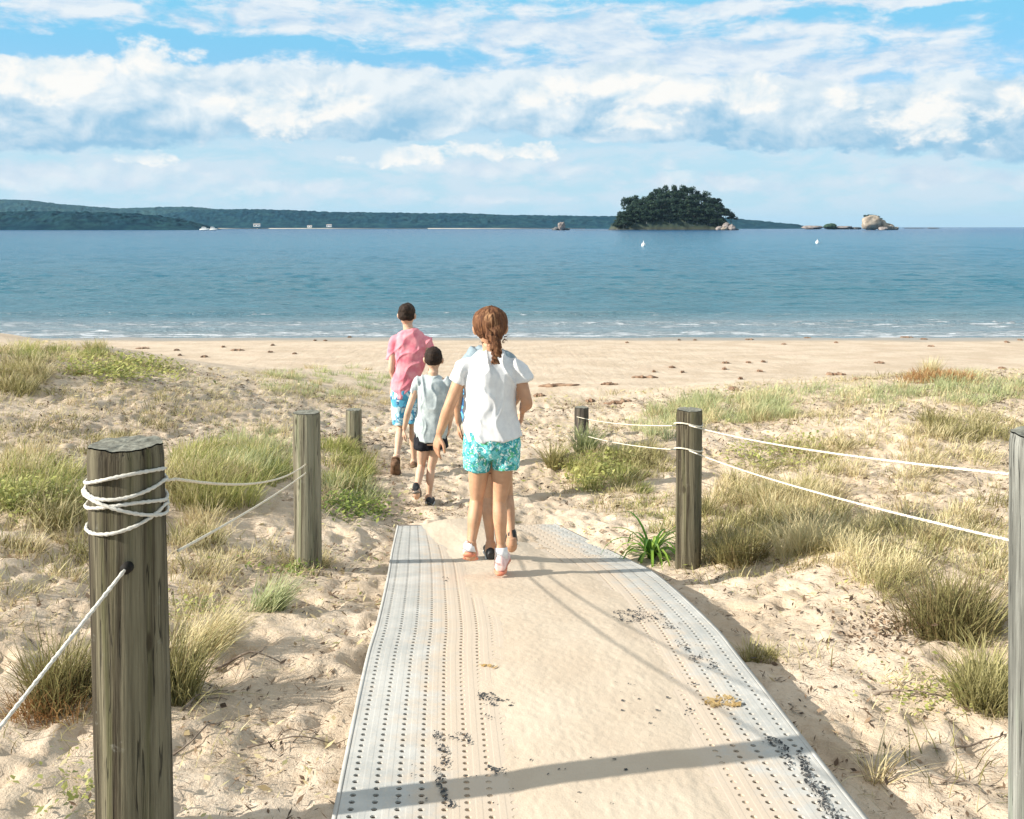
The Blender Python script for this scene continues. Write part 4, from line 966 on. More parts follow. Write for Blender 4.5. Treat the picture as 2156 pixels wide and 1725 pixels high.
def weed(px, py, w_, h_, label, seed, group=None):
    x, y, z = (float(q[0]) for q in ground_hit(px, py)); s = y/F; g2 = np.random.default_rng(seed); nu, nv2 = 26, 12
    u = np.linspace(-1, 1, nu)[:, None]; th = np.linspace(0, 2*np.pi, nv2, endpoint=False)[None, :]
    env = np.sqrt(np.maximum(0, 1-u**2))*(.55+.9*vn(u*5+seed+0*th, 0*th+.5+0*u, s=seed)); rr = env*(.7+.7*vn(u*11+0*th, np.cos(th)*2+seed+0*u, s=seed+1))
    L = w_*s/2; hw = max(.05, h_*s*.9); an = g2.normal(0, .12)
    lx = u*L+0*th; ly = hw*1.6*rr*np.cos(th)+.12*L*(vn(u*3+seed, 0*u, s=seed+4)-.5)*2; lz = hw*.55*rr*np.sin(th)
    X_ = x+lx*math.cos(an)-ly*math.sin(an); Y_ = y+lx*math.sin(an)+ly*math.cos(an)
    V = np.stack([X_, Y_, ground_z(X_, Y_, False)+.008+lz], -1).reshape(-1, 3)
    return tag(npmesh('seaweed', V, grid_q(nu, nv2, True), M_weed, loc=(x, y, z), smooth=False), label, 'seaweed', group)
for i, (px, py, w_, h_, lb) in enumerate(SW): weed(px, py, w_, h_, lb, 40+i, 'seaweed washed up on the beach')
for i, (px, py, w_) in enumerate(SM): weed(px, py, w_*.75, 2.0, 'small scrap of brown seaweed on the upper beach', 140+i, 'seaweed washed up on the beach')

# scraps lying on the boards; dark flakes stand in for worn marks and slots
SPX = 1078+F*SHEET[..., 0]/SHEET[..., 1]; SPY = 478+F*(CAMZ-SHEET[..., 2])/SHEET[..., 1]
def deck_scraps(spots, name, label, m, size, seed, cat='leaf litter', slant=0.):
    g2 = np.random.default_rng(seed); A = []
    for cx, cy, rx, ry, n in spots:
        a = g2.random(n)*6.28; r = np.sqrt(g2.random(n)); u = 1.25*rx*r*np.cos(a); v_ = 1.25*ry*r*np.sin(a)
        for X_, Y_ in zip(cx+u+slant*v_, cy+v_):
            k = np.argmin((SPX-X_)**2+(SPY-Y_)**2); A.append(SHEET.reshape(-1, 3)[k]+(g2.normal(0, .002), g2.normal(0, .002), .003))
    P = np.array(A); n = len(P); a = g2.normal(1.4, .5, n); d = np.stack([np.cos(a), np.sin(a), g2.normal(0, .1, n)], -1); s_ = np.stack([-np.sin(a), np.cos(a), g2.normal(0, .15, n)], -1)
    L = (size*(.3+1.0*g2.random(n)))[:, None]; wd = L*(.12+.3*g2.random(n))[:, None]
    q1 = P-d*L*.5; q2 = P-d*L*.2+s_*wd; q3 = P+d*L*.5+s_*wd*.3; q4 = P+d*L*.15-s_*wd
    return tag(npmesh(name, np.stack([q1, q4, q3, q2], 1).reshape(-1, 3), np.arange(4*n).reshape(-1, 4), m, smooth=False, tint=np.repeat(g2.random(n), 4)), label, cat, kind='stuff')
M_blackish = leafmat('black_flakes', [(.02, .022, .025), (.05, .05, .052), (.12, .11, .10)], 0)
deck_scraps([(1030, 1473, 16, 12, 46), (1008, 1463, 6, 4, 5), (1070, 1480, 12, 6, 8), (1028, 1508, 5, 6, 7), (965, 1552, 16, 7, 16), (985, 1560, 5, 12, 14), (930, 1580, 8, 36, 60), (926, 1650, 8, 28, 46), (945, 1690, 12, 9, 18), (1052, 1626, 12, 8, 22), (1035, 1618, 8, 5, 6), (938, 1220, 4, 6, 8), (1320, 1298, 24, 13, 70), (1370, 1302, 26, 9, 46), (1345, 1290, 40, 8, 36), (1410, 1318, 20, 6, 22), (1440, 1360, 20, 10, 20), (1470, 1386, 18, 9, 26), (1500, 1402, 10, 6, 10), (1250, 1168, 26, 6, 14), (1630, 1562, 20, 7, 22), (1655, 1590, 9, 24, 40), (1700, 1640, 9, 30, 60), (1730, 1680, 9, 30, 70), (1757, 1712, 8, 16, 30), (1690, 1600, 7, 20, 24), (1350, 1480, 40, 60, 16), (1440, 1460, 30, 40, 12), (1100, 1650, 250, 60, 26)], 'dark_flakes', 'black flakes standing in for worn marks and slots in the sandy walkway boards', M_blackish, .014, 61, slant=.35)
deck_scraps([(1520, 1478, 34, 9, 70), (1545, 1484, 14, 5, 20), (1025, 1404, 30, 3, 12)], 'dry_leaf_scraps', 'orange scraps of dry leaf on the right side of the walkway', leafmat('orange_scrap', [(.50, .33, .12), (.66, .50, .26)]), .022, 62)
# worn-through streaks along the right edge and a bent corner: scuffed darker metal patches
# ------------------------------------------------------------------ people
def skinmat(name, c1, c2):
    m, t, b = newmat(name); o = coord(t); n = noise(t, o, 9, 4, .6)
    t.links.new(mix(t, n.step(.35, .65), c1, c2), b.inputs['Base Color']); b.inputs['Roughness'].default_value = .55; b.inputs['Specular IOR Level'].default_value = .35
    b.inputs['Subsurface Weight'].default_value = .12; b.inputs['Subsurface Radius'].default_value = (.02, .008, .004); b.inputs['Subsurface Scale'].default_value = .5
    bump(t, b, noise(t, o, 160, 3, .6), .15, .001); return m
M_skin = skinmat('tanned_skin', (.46, .25, .15), (.58, .33, .20)); M_skin2 = skinmat('fair_skin', (.56, .35, .24), (.66, .43, .31))
def cloth(name, c1, c2, sc=30, rough=.9, trans=0):
    m = mat(name, c1, c2, sc, rough=rough, bmp=.25, bscale=420, bdist=.001, spec=.15); return m
M_eye = mat('eye_white', (.7, .7, .68), (.8, .8, .78), 20, rough=.2)
def bake(o, voxel=None, smooth=2, fac=.5):
    if voxel:
        r = o.modifiers.new('r', 'REMESH'); r.mode = 'VOXEL'; r.voxel_size = voxel; r.use_smooth_shade = True
    if smooth:
        q = o.modifiers.new('s', 'SMOOTH'); q.factor = fac; q.iterations = smooth
    dg = bpy.context.evaluated_depsgraph_get(); me = bpy.data.meshes.new_from_object(o.evaluated_get(dg)); mats_ = list(o.data.materials)
    o.modifiers.clear(); old = o.data; o.data = me
    if not me.materials:
        for q in mats_: me.materials.append(q)
    me.polygons.foreach_set('use_smooth', [True]*len(me.polygons)); return o
def displace(o, fn):
    me = o.data; n = len(me.vertices); P = np.empty(n*3); N = np.empty(n*3); me.vertices.foreach_get('co', P); me.vertices.foreach_get('normal', N)
    P = P.reshape(-1, 3); N = N.reshape(-1, 3); P = P+N*fn(P, N)[:, None]; me.vertices.foreach_set('co', P.ravel()); me.update()
def unit(v): v = np.array(v, float); return v/np.linalg.norm(v)
class Fig:
    def __init__(s, d, base_px, label, skin, name='person'):
        s.d = d; p = s.J(*base_px); s.root = empty(name, tuple(p), label, 'person'); s.skin = skin; s.body = MB(); s.k = d/F; s.ox = 0
    def J(s, px, py, dy=0):
        d = s.d; px = px+(s.ox if py < 960 else 0); return np.array(((px-1078)/F*d, d+dy, CAMZ-(py-478)/F*d))
    def limb(s, mb, js, rad, n=16, ref=(0, 1, 0), sub=6): mb.tube([s.J(*j) for j in js], rad, n, ref, sub)
    def hand(s, mb, wrist, dirv, nrm, size=.155, curl=.5, thumb_side=1):
        """palm, four unequal bent fingers and a thumb; nrm: where the palm faces"""
        W = np.array(wrist); D = unit(dirv); N = unit(np.array(nrm)-D*np.dot(nrm, D)); A = np.cross(D, N)*thumb_side; k = size/.17
        mb.tube([W-D*.02*k, W+D*.02*k, W+D*.055*k, W+D*.078*k], [(.021*k, .016*k), (.027*k, .013*k), (.034*k, .013*k), (.033*k, .010*k)], 12, N, 3)
        for i, (off, L, r) in enumerate(((.026, .066, .0078), (.009, .074, .008), (-.009, .069, .0078), (-.025, .054, .007))):
            p = W+D*.070*k+A*off*k; q = [p]; th = .12; cu_ = curl*(1+.12*i)
            for seg in (.45, .30, .25):
                th += cu_*.75; p = p+(D*math.cos(th)+N*math.sin(th)+A*off*1.5)*L*seg*k; q.append(p)
            mb.tube(q, [r*k, r*.95*k, r*.88*k, r*.62*k], 8, N+A*.1, 3)
        p = W+D*.022*k+A*.020*k; q = [p]
        for dr, L in (((.55, .75), .034), ((.85, .40), .028), ((.95, .10), .022)): p = p+(unit(D*dr[0]+A*dr[1]+N*.25))*L*k; q.append(p)
        mb.tube(q, [.012*k, .0105*k, .009*k, .006*k], 8, N, 3)
    def head(s, mb, c_, r, face=(0, 1, 0), chin=.5):
        """skull, jaw, nose, ears, lips; face: looking direction"""
        C = np.array(c_); f = unit(face); up = np.array([0, 0, 1.]); sd = np.cross(f, up); rx, ry, rz = r
        def pt(a, b_, c2): return C+sd*a*rx+f*b_*ry+up*c2*rz
        rings = [(-.97, .10, .10, .0), (-.92, .30, .34, .30), (-.75, .52, .52, .28), (-.5, .74, .74, .16), (-.2, .90, .88, .06), (.1, .98, .98, .0), (.4, .97, .99, -.04), (.7, .78, .82, -.06), (.9, .46, .50, -.06), (.985, .14, .14, -.05)]
        mb.tube([pt(0, q[3], q[0]) for q in rings], [(q[1]*rx, q[2]*ry) for q in rings], 24, f, 3)
        mb.tube([pt(0, .88, .12), pt(0, 1.02, -.08), pt(0, 1.16, -.26), pt(0, .98, -.36)], [.006, .009, .013, .008], 8, up, 3)
        mb.tube([pt(-.25, .90, -.55), pt(0, .98, -.54), pt(.25, .90, -.55)], [.004, .0085, .004], 8, up, 3)
        mb.tube([pt(-.5, .80, .22), pt(-.2, .95, .26), pt(.2, .95, .26), pt(.5, .80, .22)], [.004, .008, .008, .004], 8, up, 3)
        for e in (-1, 1):
            mb.tube([pt(e*.95, -.02, .12), pt(e*1.10, -.14, .10), pt(e*1.13, -.14, -.08), pt(e*1.05, -.04, -.30), pt(e*.93, .04, -.30)], [.008, .011, .012, .009, .005], 8, (0, 1, 0), 3)
        s.eyes = [pt(e*.36, .86, .06) for e in (-1, 1)]; s.hpt = pt
    def finish(s, voxel=.0045, smooth=3):
        o = s.body.build('body', s.skin, s.root); bake(o, voxel, smooth)
        for e in s.eyes: mb = MB(); mb.tube([e-(0, .010, 0), e-(0, .004, 0), e+(0, .006, 0), e+(0, .0105, 0)], [.004, .0105, .0105, .003], 12, (0, 0, 1), 3); mb.build('eye', M_eye, s.root)
        return o
    def garment(s, name, parts, m, voxel=.006, smooth=3, fold=None, parent=None):
        mb = MB()
        for js, rad in parts: s.limb(mb, js, rad, 28, (0, 1, 0), 6)
        o = mb.build(name, m, parent or s.root); bake(o, voxel, smooth)
        if fold: displace(o, fold)
        return o
    def shoe(s, heel, toe, up, m_up, m_sole, L=None, name='shoe', wd=.040, sock=None):
        H = np.array(heel); T = np.array(toe); d = unit(T-H); u = unit(np.array(up)-d*np.dot(up, d)); L = np.linalg.norm(T-H)
        r = s.root; mb = MB()
        mb.tube([H+u*.045-d*.004, H+d*.02*1+u*.045, H+d*L*.3+u*.047, H+d*L*.55+u*.036, H+d*L*.8+u*.028, H+d*L+u*.022], [(.020, .022), (wd*.78, .042), (wd*.85, .044), (wd*.98, .032), (wd*.98, .024), (wd*.45, .012)], 18, u, 4)
        o = mb.build(name, m_up, r); bake(o, .004, 2)
        mb = MB(); mb.tube([H+u*.008-d*.008, H+d*.025+u*.008, H+d*L*.45+u*.008, H+d*L*.75+u*.008, H+d*L*1.03+u*.012], [(wd*.55, .009), (wd*.86, .012), (wd*.80, .011), (wd*1.06, .011), (wd*.5, .008)], 18, u, 4)
        mb.build('sole', m_sole, o)
        return o
def folds(amp, cx, cz, seed, ang=.6, fr=9.0):
    def fn(P, N):
        a = P[:, 0]*math.cos(ang)+P[:, 2]*math.sin(ang); c_ = -P[:, 0]*math.sin(ang)+P[:, 2]*math.cos(ang)
        w_ = fbm(P[:, 0]*5+seed, P[:, 1]*5, P[:, 2]*5, o=2, s=seed)
        r1 = 1-np.abs(2*vn(a*fr*1.6+w_*2.5, P[:, 1]*4, c_*fr*.45+seed, s=seed)-1); r2 = 1-np.abs(2*vn(P[:, 0]*fr*1.3+w_*3, P[:, 1]*4, P[:, 2]*fr*.35+seed, s=seed+3)-1)
        f3 = fbm(P[:, 0]*30, P[:, 1]*30, P[:, 2]*18, o=2, s=seed+7)-.5
        return amp*(r1**3*1.0+r2**3*.8-.55+f3*.35)
    return fn
def hairfold(amp, fr, seed, c_=(0, 0)):
    def fn(P, N):
        th = np.arctan2(P[:, 0]-c_[0], P[:, 1]-c_[1]); return amp*(vn(th*fr, P[:, 2]*6, s=seed)-.5+.5*(vn(th*fr*2.6, P[:, 2]*20, s=seed+2)-.5)+.5*(fbm(P[:, 0]*60, P[:, 1]*60, P[:, 2]*30, o=2, s=seed)-.5))
    return fn
def hairmat(name, c1, c2, c3, st=(55, 55, 7)):
    m, t, b = newmat(name); o = coord(t); n = noise(t, scalev(t, o, st), 1, 5, .7, 1.2); n2 = noise(t, o, 8, 3, .6)
    c_ = mix(t, n.step(.35, .65), c1, c2); c_ = mix(t, (n*.5+n2*.5).step(.5, .64)*.75, c_, c3); t.links.new(c_, b.inputs['Base Color']); b.inputs['Roughness'].default_value = .75; b.inputs['Specular IOR Level'].default_value = .2
    bump(t, b, n, .8, .004); return m
M_hair_girl = hairmat('brown_hair', (.07, .028, .014), (.19, .085, .040), (.46, .27, .14))
M_hair_dark = hairmat('dark_hair', (.014, .009, .007), (.045, .028, .020), (.11, .07, .05), (90, 90, 30))

def leg(f, mb, hip, knee, ankle, k=1.0, back=(0, 0)):
    """thigh, knee, calf bulging to the rear, ankle"""
    H, K, A = (f.J(*q) for q in (hip, knee, ankle)); 
    mid = H*.5+K*.5; c1 = K*.70+A*.30+np.array((0, -.012*k, 0)); c2 = K*.35+A*.65+np.array((0, -.004, 0))
    mb.tube([H, mid, K*.85+H*.15, K, c1, c2, A, A+np.array((0, 0, -.02))], [(.066*k, .078*k), (.055*k, .062*k), (.041*k, .046*k), (.037*k, .043*k), (.0385*k, .046*k), (.0295*k, .034*k), (.0215*k, .027*k), (.024*k, .030*k)], 18, (0, 1, 0), 5)
def arm(f, mb, sh, el, wr, k=1.0):
    S_, E, W = (f.J(*q) for q in (sh, el, wr))
    mb.tube([S_, S_*.5+E*.5, E, E*.7+W*.3, W], [(.040*k, .042*k), (.036*k, .038*k), (.031*k, .031*k), (.032*k, .029*k), (.0205*k, .018*k)], 14, (0, 1, 0), 5)

# ---- girl in white T-shirt
G = Fig(5.1, (1035, 1203), 'girl with curly brown ponytail, white T-shirt, teal flowered shorts and pink shoes, nearest walker', M_skin)
b_ = G.body
G.limb(b_, [(1034, 726), (1033, 745), (1032, 764), (1032, 800), (1034, 860), (1036, 918), (1037, 940)], [.046, .047, (.098, .056), (.124, .080), (.112, .080), (.128, .092), (.08, .06)], 28)
G.head(b_, G.J(1032, 690, .01), (.074, .094, .106), (-.12, 1, 0)); b_.tube([G.J(1034, 745), G.J(1033, 715, .005)], [.043, .045], 14, sub=1)
leg(G, b_, (1012, 950), (1003, 1058, .03), (992, 1146, -.06), .98); leg(G, b_, (1060, 950), (1052, 1058, .0), (1055, 1158, -.02), .98)
arm(G, b_, (978, 776), (947, 853, -.03), (925, 914, .0), .98); arm(G, b_, (1088, 776), (1109, 846, -.03), (1101, 874, .13), .98)
G.hand(b_, G.J(925, 914), (-.24, .05, -1), (.75, .55, -.1), .165, .28, 1)
G.hand(b_, G.J(1101, 874, .13), (-.10, .65, -.75), (-1, 0, -.1), .150, .85, -1)
# feet inside the shoes
for A, B in ((G.J(992, 1146, -.06), G.J(991, 1176, .06)), (G.J(1055, 1158, -.02), G.J(1058, 1186, .10))): b_.tube([A+(0, 0, .03), A+(0, 0, -.03), B], [.030, .034, .026], 12, sub=3)
G.finish()
m_white = cloth('white_cotton', (.66, .66, .67), (.73, .73, .73)); 
G.garment('t_shirt', [([(1033, 738), (1032, 749), (1032, 760), (1032, 790), (1032, 840), (1035, 890), (1037, 921)], [(.060, .052), (.088, .060), (.120, .072), (.140, .102), (.133, .104), (.143, .112), (.154, .120)]),
  ([(1004, 770), (982, 775), (969, 788), (963, 804)], [(.046, .055), (.049, .054), (.050, .050), (.054, .052)]), ([(1062, 770), (1084, 775), (1094, 788), (1099, 802)], [(.046, .055), (.049, .054), (.050, .050), (.054, .052)])], m_white, .0048, 3, folds(.0115, 0, 0, 3, .7, 12))
m, t, bb = newmat('flowered_cotton'); o_ = coord(t); nn = noise(t, o_, 26, 4, .6, 1.0); n2 = noise(t, o_, 34, 3, .6, 2.0); v3 = voro(t, o_, 42, 'Distance')
c_ = mix(t, nn.step(.44, .52), (.16, .56, .58), (.03, .27, .30)); c_ = mix(t, n2.step(.56, .60), c_, (.72, .85, .82)); c_ = mix(t, v3.step(.22, .12)*.9, c_, (.02, .14, .20)); c_ = mix(t, noise(t, o_, 22, 2, .5, 1.5).step(.60, .64), c_, (.10, .42, .22))
t.links.new(c_, bb.inputs['Base Color']); bb.inputs['Roughness'].default_value = .9
G.garment('shorts', [([(1036, 905), (1036, 925), (1036, 945), (1036, 960)], [(.142, .104), (.150, .112), (.148, .114), (.11, .095)]),
  ([(1010, 930), (1006, 955), (1003, 987)], [(.080, .10), (.077, .098), (.070, .088)]), ([(1062, 930), (1065, 955), (1066, 984)], [(.080, .10), (.078, .098), (.071, .088)])], m, .0055, 2, folds(.007, 0, 0, 9, .2, 14))
def long_hair(f):
    pt = f.hpt; mb = MB()
    mb.tube([pt(0, -.10, -.50), pt(0, -.13, -.30), pt(0, -.14, 0), pt(0, -.12, .35), pt(0, -.08, .70), pt(0, -.05, .95), pt(0, -.05, 1.07)], [(.052, .040), (.074, .078), (.089, .100), (.092, .108), (.078, .090), (.045, .055), (.008, .008)], 30, (0, 1, 0), 5)
    mb.tube([pt(.15, -.92, .15), pt(.25, -.98, -.2), pt(.3, -.92, -.5)], [(.05, .03), (.046, .038), (.034, .03)], 16, (0, 1, 0), 4)
    o = mb.build('hair', M_hair_girl, f.root); bake(o, .004, 2)
    c0 = np.array(pt(0, -.1, .1))-np.array(ORG(f.root)); displace(o, hairfold(.009, 7, 4, (c0[0], c0[1])))
    # plait: knots of hair laid left and right in turn, then a loose tail
    mb = MB(); g3 = np.random.default_rng(14)
    pl = [(1034, 700, -.098, .030), (1040, 710, -.112, .034), (1044, 720, -.118, .034), (1047, 730, -.120, .030), (1046, 739, -.120, .023), (1043, 748, -.118, .014)]
    for i, q in enumerate(pl):
        c_ = f.J(*q[:3])
        for k in range(9):
            a = g3.uniform(0, 6.28); r0 = q[3]*.55; o1 = np.array((math.cos(a)*r0, math.sin(a)*r0*.6, g3.normal(0, .006)))
            t_ = np.array((-math.sin(a)*.018, math.cos(a)*.010, -.014)); r_ = g3.uniform(.0055, .0105)*(1-.07*i)
            mb.tube([c_+o1-t_+(0, 0, .004), c_+o1*1.25, c_+o1*1.1+t_, c_+o1*.4+t_*1.5], [r_*.5, r_, r_*.9, r_*.3], 8, (0, 1, 0), 4)
        mb.tube([c_+(0, 0, .016), c_, c_-(0, 0, .016)], [q[3]*.5, q[3]*.62, q[3]*.5], 12, sub=2)
    e = f.J(1042, 750, -.118)
    for k in range(8):
        a = k*.9; mb.tube([e+(0, 0, .012), e+(.010*math.cos(a), .006*math.sin(a), -.010), e+(.014*math.cos(a*1.7)-.004, .006*math.sin(a), -.024-.004*(k % 3))], [.007, .005, .0015], 7, sub=3)
    g3 = np.random.default_rng(4)
    for k in range(26):      # wisps
        a = g3.uniform(0, 6.28); s0 = f.J(1036+26*math.cos(a), 708+12*math.sin(a), -.07); mb.tube([s0, s0+g3.normal(0, .012, 3), s0+g3.normal(0, .02, 3)+(.008, 0, -.02)], [.0022, .0018, .0006], 5, sub=3)
    p = mb.build('ponytail', M_hair_girl, o); bake(p, .0022, 1)
long_hair(G)
m_pink = cloth('pink_mesh', (.80, .50, .47), (.88, .66, .62), 60); m_orange = mat('coral_sole', (.62, .20, .13), (.75, .30, .18), 60, rough=.7); m_sock = cloth('white_sock', (.75, .72, .72), (.85, .83, .82))
G.shoe(G.J(989, 1156, -.105), G.J(991, 1190, .055), (0, -.45, .9), m_pink, m_orange, wd=.040); G.shoe(G.J(1053, 1199, -.085), G.J(1061, 1189, .12), (0, 0, 1), m_pink, m_orange, wd=.040)
for q, w2 in (((991, 1138, -.055), (990, 1153, -.07)), ((1055, 1150, -.02), (1056, 1172, -.03))): mb = MB(); mb.tube([G.J(*q), G.J(*w2)], [(.033, .037), (.036, .042)], 14, sub=1); mb.build('sock', m_sock, G.root)

# ---- child hidden behind her
H = Fig(5.75, (1032, 1190), 'mostly hidden child in grey and blue shirt and black sandals just ahead of the girl', M_skin)
b_ = H.body; H.ox = -6
H.limb(b_, [(1038, 722), (1037, 748), (1031, 764), (1036, 790), (1036, 850), (1037, 910), (1038, 945)], [.044, .048, (.12, .06), (.135, .085), (.115, .08), (.135, .095), (.10, .08)], 24)
H.head(b_, H.J(1040, 690, .01), (.070, .088, .100)); b_.tube([H.J(1038, 742), H.J(1039, 712, .005)], [.042, .043], 14, sub=1)
leg(H, b_, (1020, 930), (1026, 1052, .04), (1033, 1146, -.02), .98); leg(H, b_, (1058, 930), (1068, 1050, .06), (1077, 1128, -.10), .98)
arm(H, b_, (987, 770), (972, 840, -.02), (971, 895, .05), .95); arm(H, b_, (1082, 758), (1096, 830, .02), (1088, 862, .17), .95)
H.hand(b_, H.J(971, 895, .05), (.02, .2, -1), (1, .1, 0), .15, .4, 1); H.hand(b_, H.J(1088, 862, .17), (-.1, .8, -.3), (-1, 0, 0), .145, .8, -1)
for A, B in ((H.J(1033, 1146, -.02), H.J(1030, 1178, .08)), (H.J(1077, 1128, -.10), H.J(1077, 1150, -.02))): b_.tube([A+(0, 0, .02), A+(0, 0, -.03), B], [.030, .034, .020], 12, sub=3)
H.finish(.005)
m, t, bb = newmat('grey_blue_shirt'); gm = coord(t); sx = t.nodes.new('ShaderNodeSeparateXYZ'); t.links.new(gm, sx.inputs[0]); zz = S(t, sx.outputs[2]); n_ = noise(t, gm, 30, 3, .6, 1)
zb = H.J(0, 812)[2]-ORG(H.root)[2]; c_ = mix(t, n_.step(.3, .7), (.19, .25, .29), (.28, .35, .39)); c2 = mix(t, noise(t, scalev(t, gm, (1, 1, 2)), 12, 2, .5, 1).step(.47, .53), (.02, .10, .26), (.12, .42, .66))
c_ = mix(t, zz.step(zb+.01, zb-.01), c_, c2); t.links.new(c_, bb.inputs['Base Color']); bb.inputs['Roughness'].default_value = .9
H.garment('t_shirt', [([(1036, 732), (1034, 744), (1030, 757), (1033, 790), (1034, 840), (1035, 885), (1036, 905)], [(.06, .052), (.095, .06), (.128, .078), (.156, .10), (.166, .106), (.16, .112), (.152, .115)]),
  ([(1012, 762), (994, 765), (980, 781), (973, 792)], [(.056, .058), (.054, .054), (.050, .048), (.052, .05)]), ([(1058, 754), (1076, 760), (1088, 780), (1092, 794)], [(.056, .058), (.054, .054), (.05, .048), (.052, .05)])], m, .0065, 4, folds(.007, 0, 0, 13))
m_black = cloth('black_cotton', (.012, .012, .016), (.03, .03, .036))
H.garment('shorts', [([(1037, 890), (1037, 910), (1038, 935), (1038, 955)], [(.13, .10), (.145, .108), (.145, .108), (.11, .085)]), ([(1018, 925), (1019, 955), (1020, 995)], [(.078, .09), (.078, .088), (.073, .08)]), ([(1058, 925), (1060, 955), (1062, 990)], [(.078, .09), (.078, .088), (.073, .08)])], m_black, .0065, 2)
def short_hair(f, m, low=-.42, seed=5, amp=.007):
    pt = f.hpt; mb = MB(); r = [(low, .60, .62, -.30), (low+.22, .92, .88, -.26), (0, 1.06, 1.00, -.20), (.35, 1.09, 1.10, -.12), (.70, .95, 1.03, -.08), (.95, .62, .70, -.06), (1.09, .2, .2, -.06)]
    R0 = np.linalg.norm(pt(1, 0, 0)-pt(0, 0, 0)); R1 = np.linalg.norm(pt(0, 1, 0)-pt(0, 0, 0))
    mb.tube([pt(0, q[3], q[0]) for q in r], [(q[1]*R0, q[2]*R1) for q in r], 28, (0, 1, 0), 5); o = mb.build('hair', m, f.root); bake(o, .0045, 2)
    displace(o, lambda P, N: amp*(fbm(P[:, 0]*50, P[:, 1]*50, P[:, 2]*50, o=3, s=seed)-.5)*2)
short_hair(H, M_hair_dark)
m_strapb = mat('black_sandal', (.012, .012, .014), (.03, .03, .03), 20, rough=.5); m_sole_w = mat('pale_sole', (.55, .52, .48), (.7, .67, .62), 20)
H.shoe(H.J(1034, 1178, -.07), H.J(1027, 1172, .13), (0, 0, 1), m_strapb, m_sole_w, name='sandal', wd=.036); H.shoe(H.J(1078, 1128, -.12), H.J(1077, 1155, .03), (0, -.6, .8), m_strapb, m_sole_w, name='sandal', wd=.036)

# ---- boy in the grey singlet
B = Fig(7.7, (906, 1071), 'small boy in grey blue top and black shorts ahead of the girl on the left', M_skin2)
b_ = B.body
B.limb(b_, [(912, 782), (912, 792), (912, 802), (911, 830), (909, 870), (907, 915), (906, 935)], [.042, .045, (.115, .058), (.122, .078), (.105, .073), (.12, .085), (.09, .07)], 24)
B.head(b_, B.J(913, 757, .01), (.064, .082, .092), (.1, 1, 0)); b_.tube([B.J(912, 797), B.J(913, 773, .004)], [.038, .038], 14, sub=1)
leg(B, b_, (893, 920), (886, 984, .04), (881, 1022, -.16), .86); leg(B, b_, (920, 920), (907, 988, .02), (903, 1048, .0), .86)
arm(B, b_, (880, 806), (861, 862, -.03), (850, 906, .03), .82); arm(B, b_, (944, 806), (951, 862, -.02), (944, 905, .08), .82)
B.hand(b_, B.J(850, 906, .03), (-.15, .2, -1), (.9, .3, 0), .135, .4, 1); B.hand(b_, B.J(944, 905, .08), (-.1, .4, -1), (-1, .2, 0), .135, .4, -1)
for A, C in ((B.J(881, 1022, -.16), B.J(880, 1040, -.10)), (B.J(903, 1048, 0), B.J(905, 1060, .09))): b_.tube([A+(0, 0, .02), A+(0, 0, -.02), C], [.027, .030, .022], 12, sub=3)
B.finish(.005)
m_sing = cloth('grey_blue_cotton', (.38, .43, .44), (.55, .60, .60), 18)
B.garment('singlet', [([(912, 790), (911, 797), (911, 806), (911, 830), (910, 870), (908, 905), (906, 928)], [(.060, .05), (.105, .058), (.125, .074), (.132, .094), (.128, .096), (.134, .104), (.120, .105)]), ([(889, 800), (880, 806), (875, 818), (872, 828)], [(.040, .05), (.042, .050), (.042, .046), (.043, .046)]), ([(935, 800), (943, 806), (947, 818), (949, 828)], [(.040, .05), (.042, .050), (.042, .046), (.043, .046)])], m_sing, .006, 3, folds(.010, 0, 0, 21, .15, 10))
B.garment('shorts', [([(907, 900), (907, 916), (907, 930)], [(.122, .092), (.128, .098), (.115, .09)]), ([(893, 915), (890, 930), (888, 945)], [(.070, .08), (.072, .08), (.070, .076)]), ([(921, 915), (923, 930), (925, 944)], [(.070, .08), (.076, .082), (.076, .08)])], m_black, .006, 2, folds(.005, 0, 0, 5))
short_hair(B, M_hair_dark, -.5, 8)
m_bshoe = mat('black_shoe', (.012, .012, .014), (.035, .035, .04), 40, rough=.6); m_bsole = mat('grey_sole', (.16, .14, .12), (.26, .23, .20), 40); m_lsole = mat('light_sole', (.5, .5, .5), (.65, .65, .64), 30)
B.shoe(B.J(881, 1024, -.20), B.J(880, 1049, -.02), (0, -.75, .65), m_bshoe, m_bsole, wd=.036); B.shoe(B.J(903, 1071, -.07), B.J(906, 1062, .11), (0, 0, 1), m_bshoe, m_lsole, wd=.036)

# ---- boy in the pink T-shirt
P_ = Fig(8.8, (868, 1000), 'tallest boy in pink T-shirt and pale blue boardshorts, furthest along the path', M_skin2)
b_ = P_.body
P_.limb(b_, [(860, 690), (861, 701), (862, 712), (862, 745), (857, 785), (852, 828), (851, 850)], [.046, .05, (.135, .064), (.15, .09), (.12, .082), (.135, .098), (.10, .08)], 24)
P_.head(b_, P_.J(857, 664, .01), (.071, .092, .102), (.25, 1, 0)); b_.tube([P_.J(861, 708), P_.J(858, 682, .004)], [.045, .044], 14, sub=1)
leg(P_, b_, (842, 835), (842, 905, .05), (841, 950, -.22), 1.0); leg(P_, b_, (866, 835), (868, 905, .10), (869, 978, .12), 1.0)
arm(P_, b_, (828, 716), (826, 772, -.04), (832, 815, .04), .95); arm(P_, b_, (898, 716), (910, 770, -.04), (904, 812, .05), .95)
P_.hand(b_, P_.J(832, 815, .04), (.1, .2, -1), (.9, .3, 0), .16, .4, 1); P_.hand(b_, P_.J(904, 812, .05), (-.1, .2, -1), (-.9, .3, 0), .16, .4, -1)
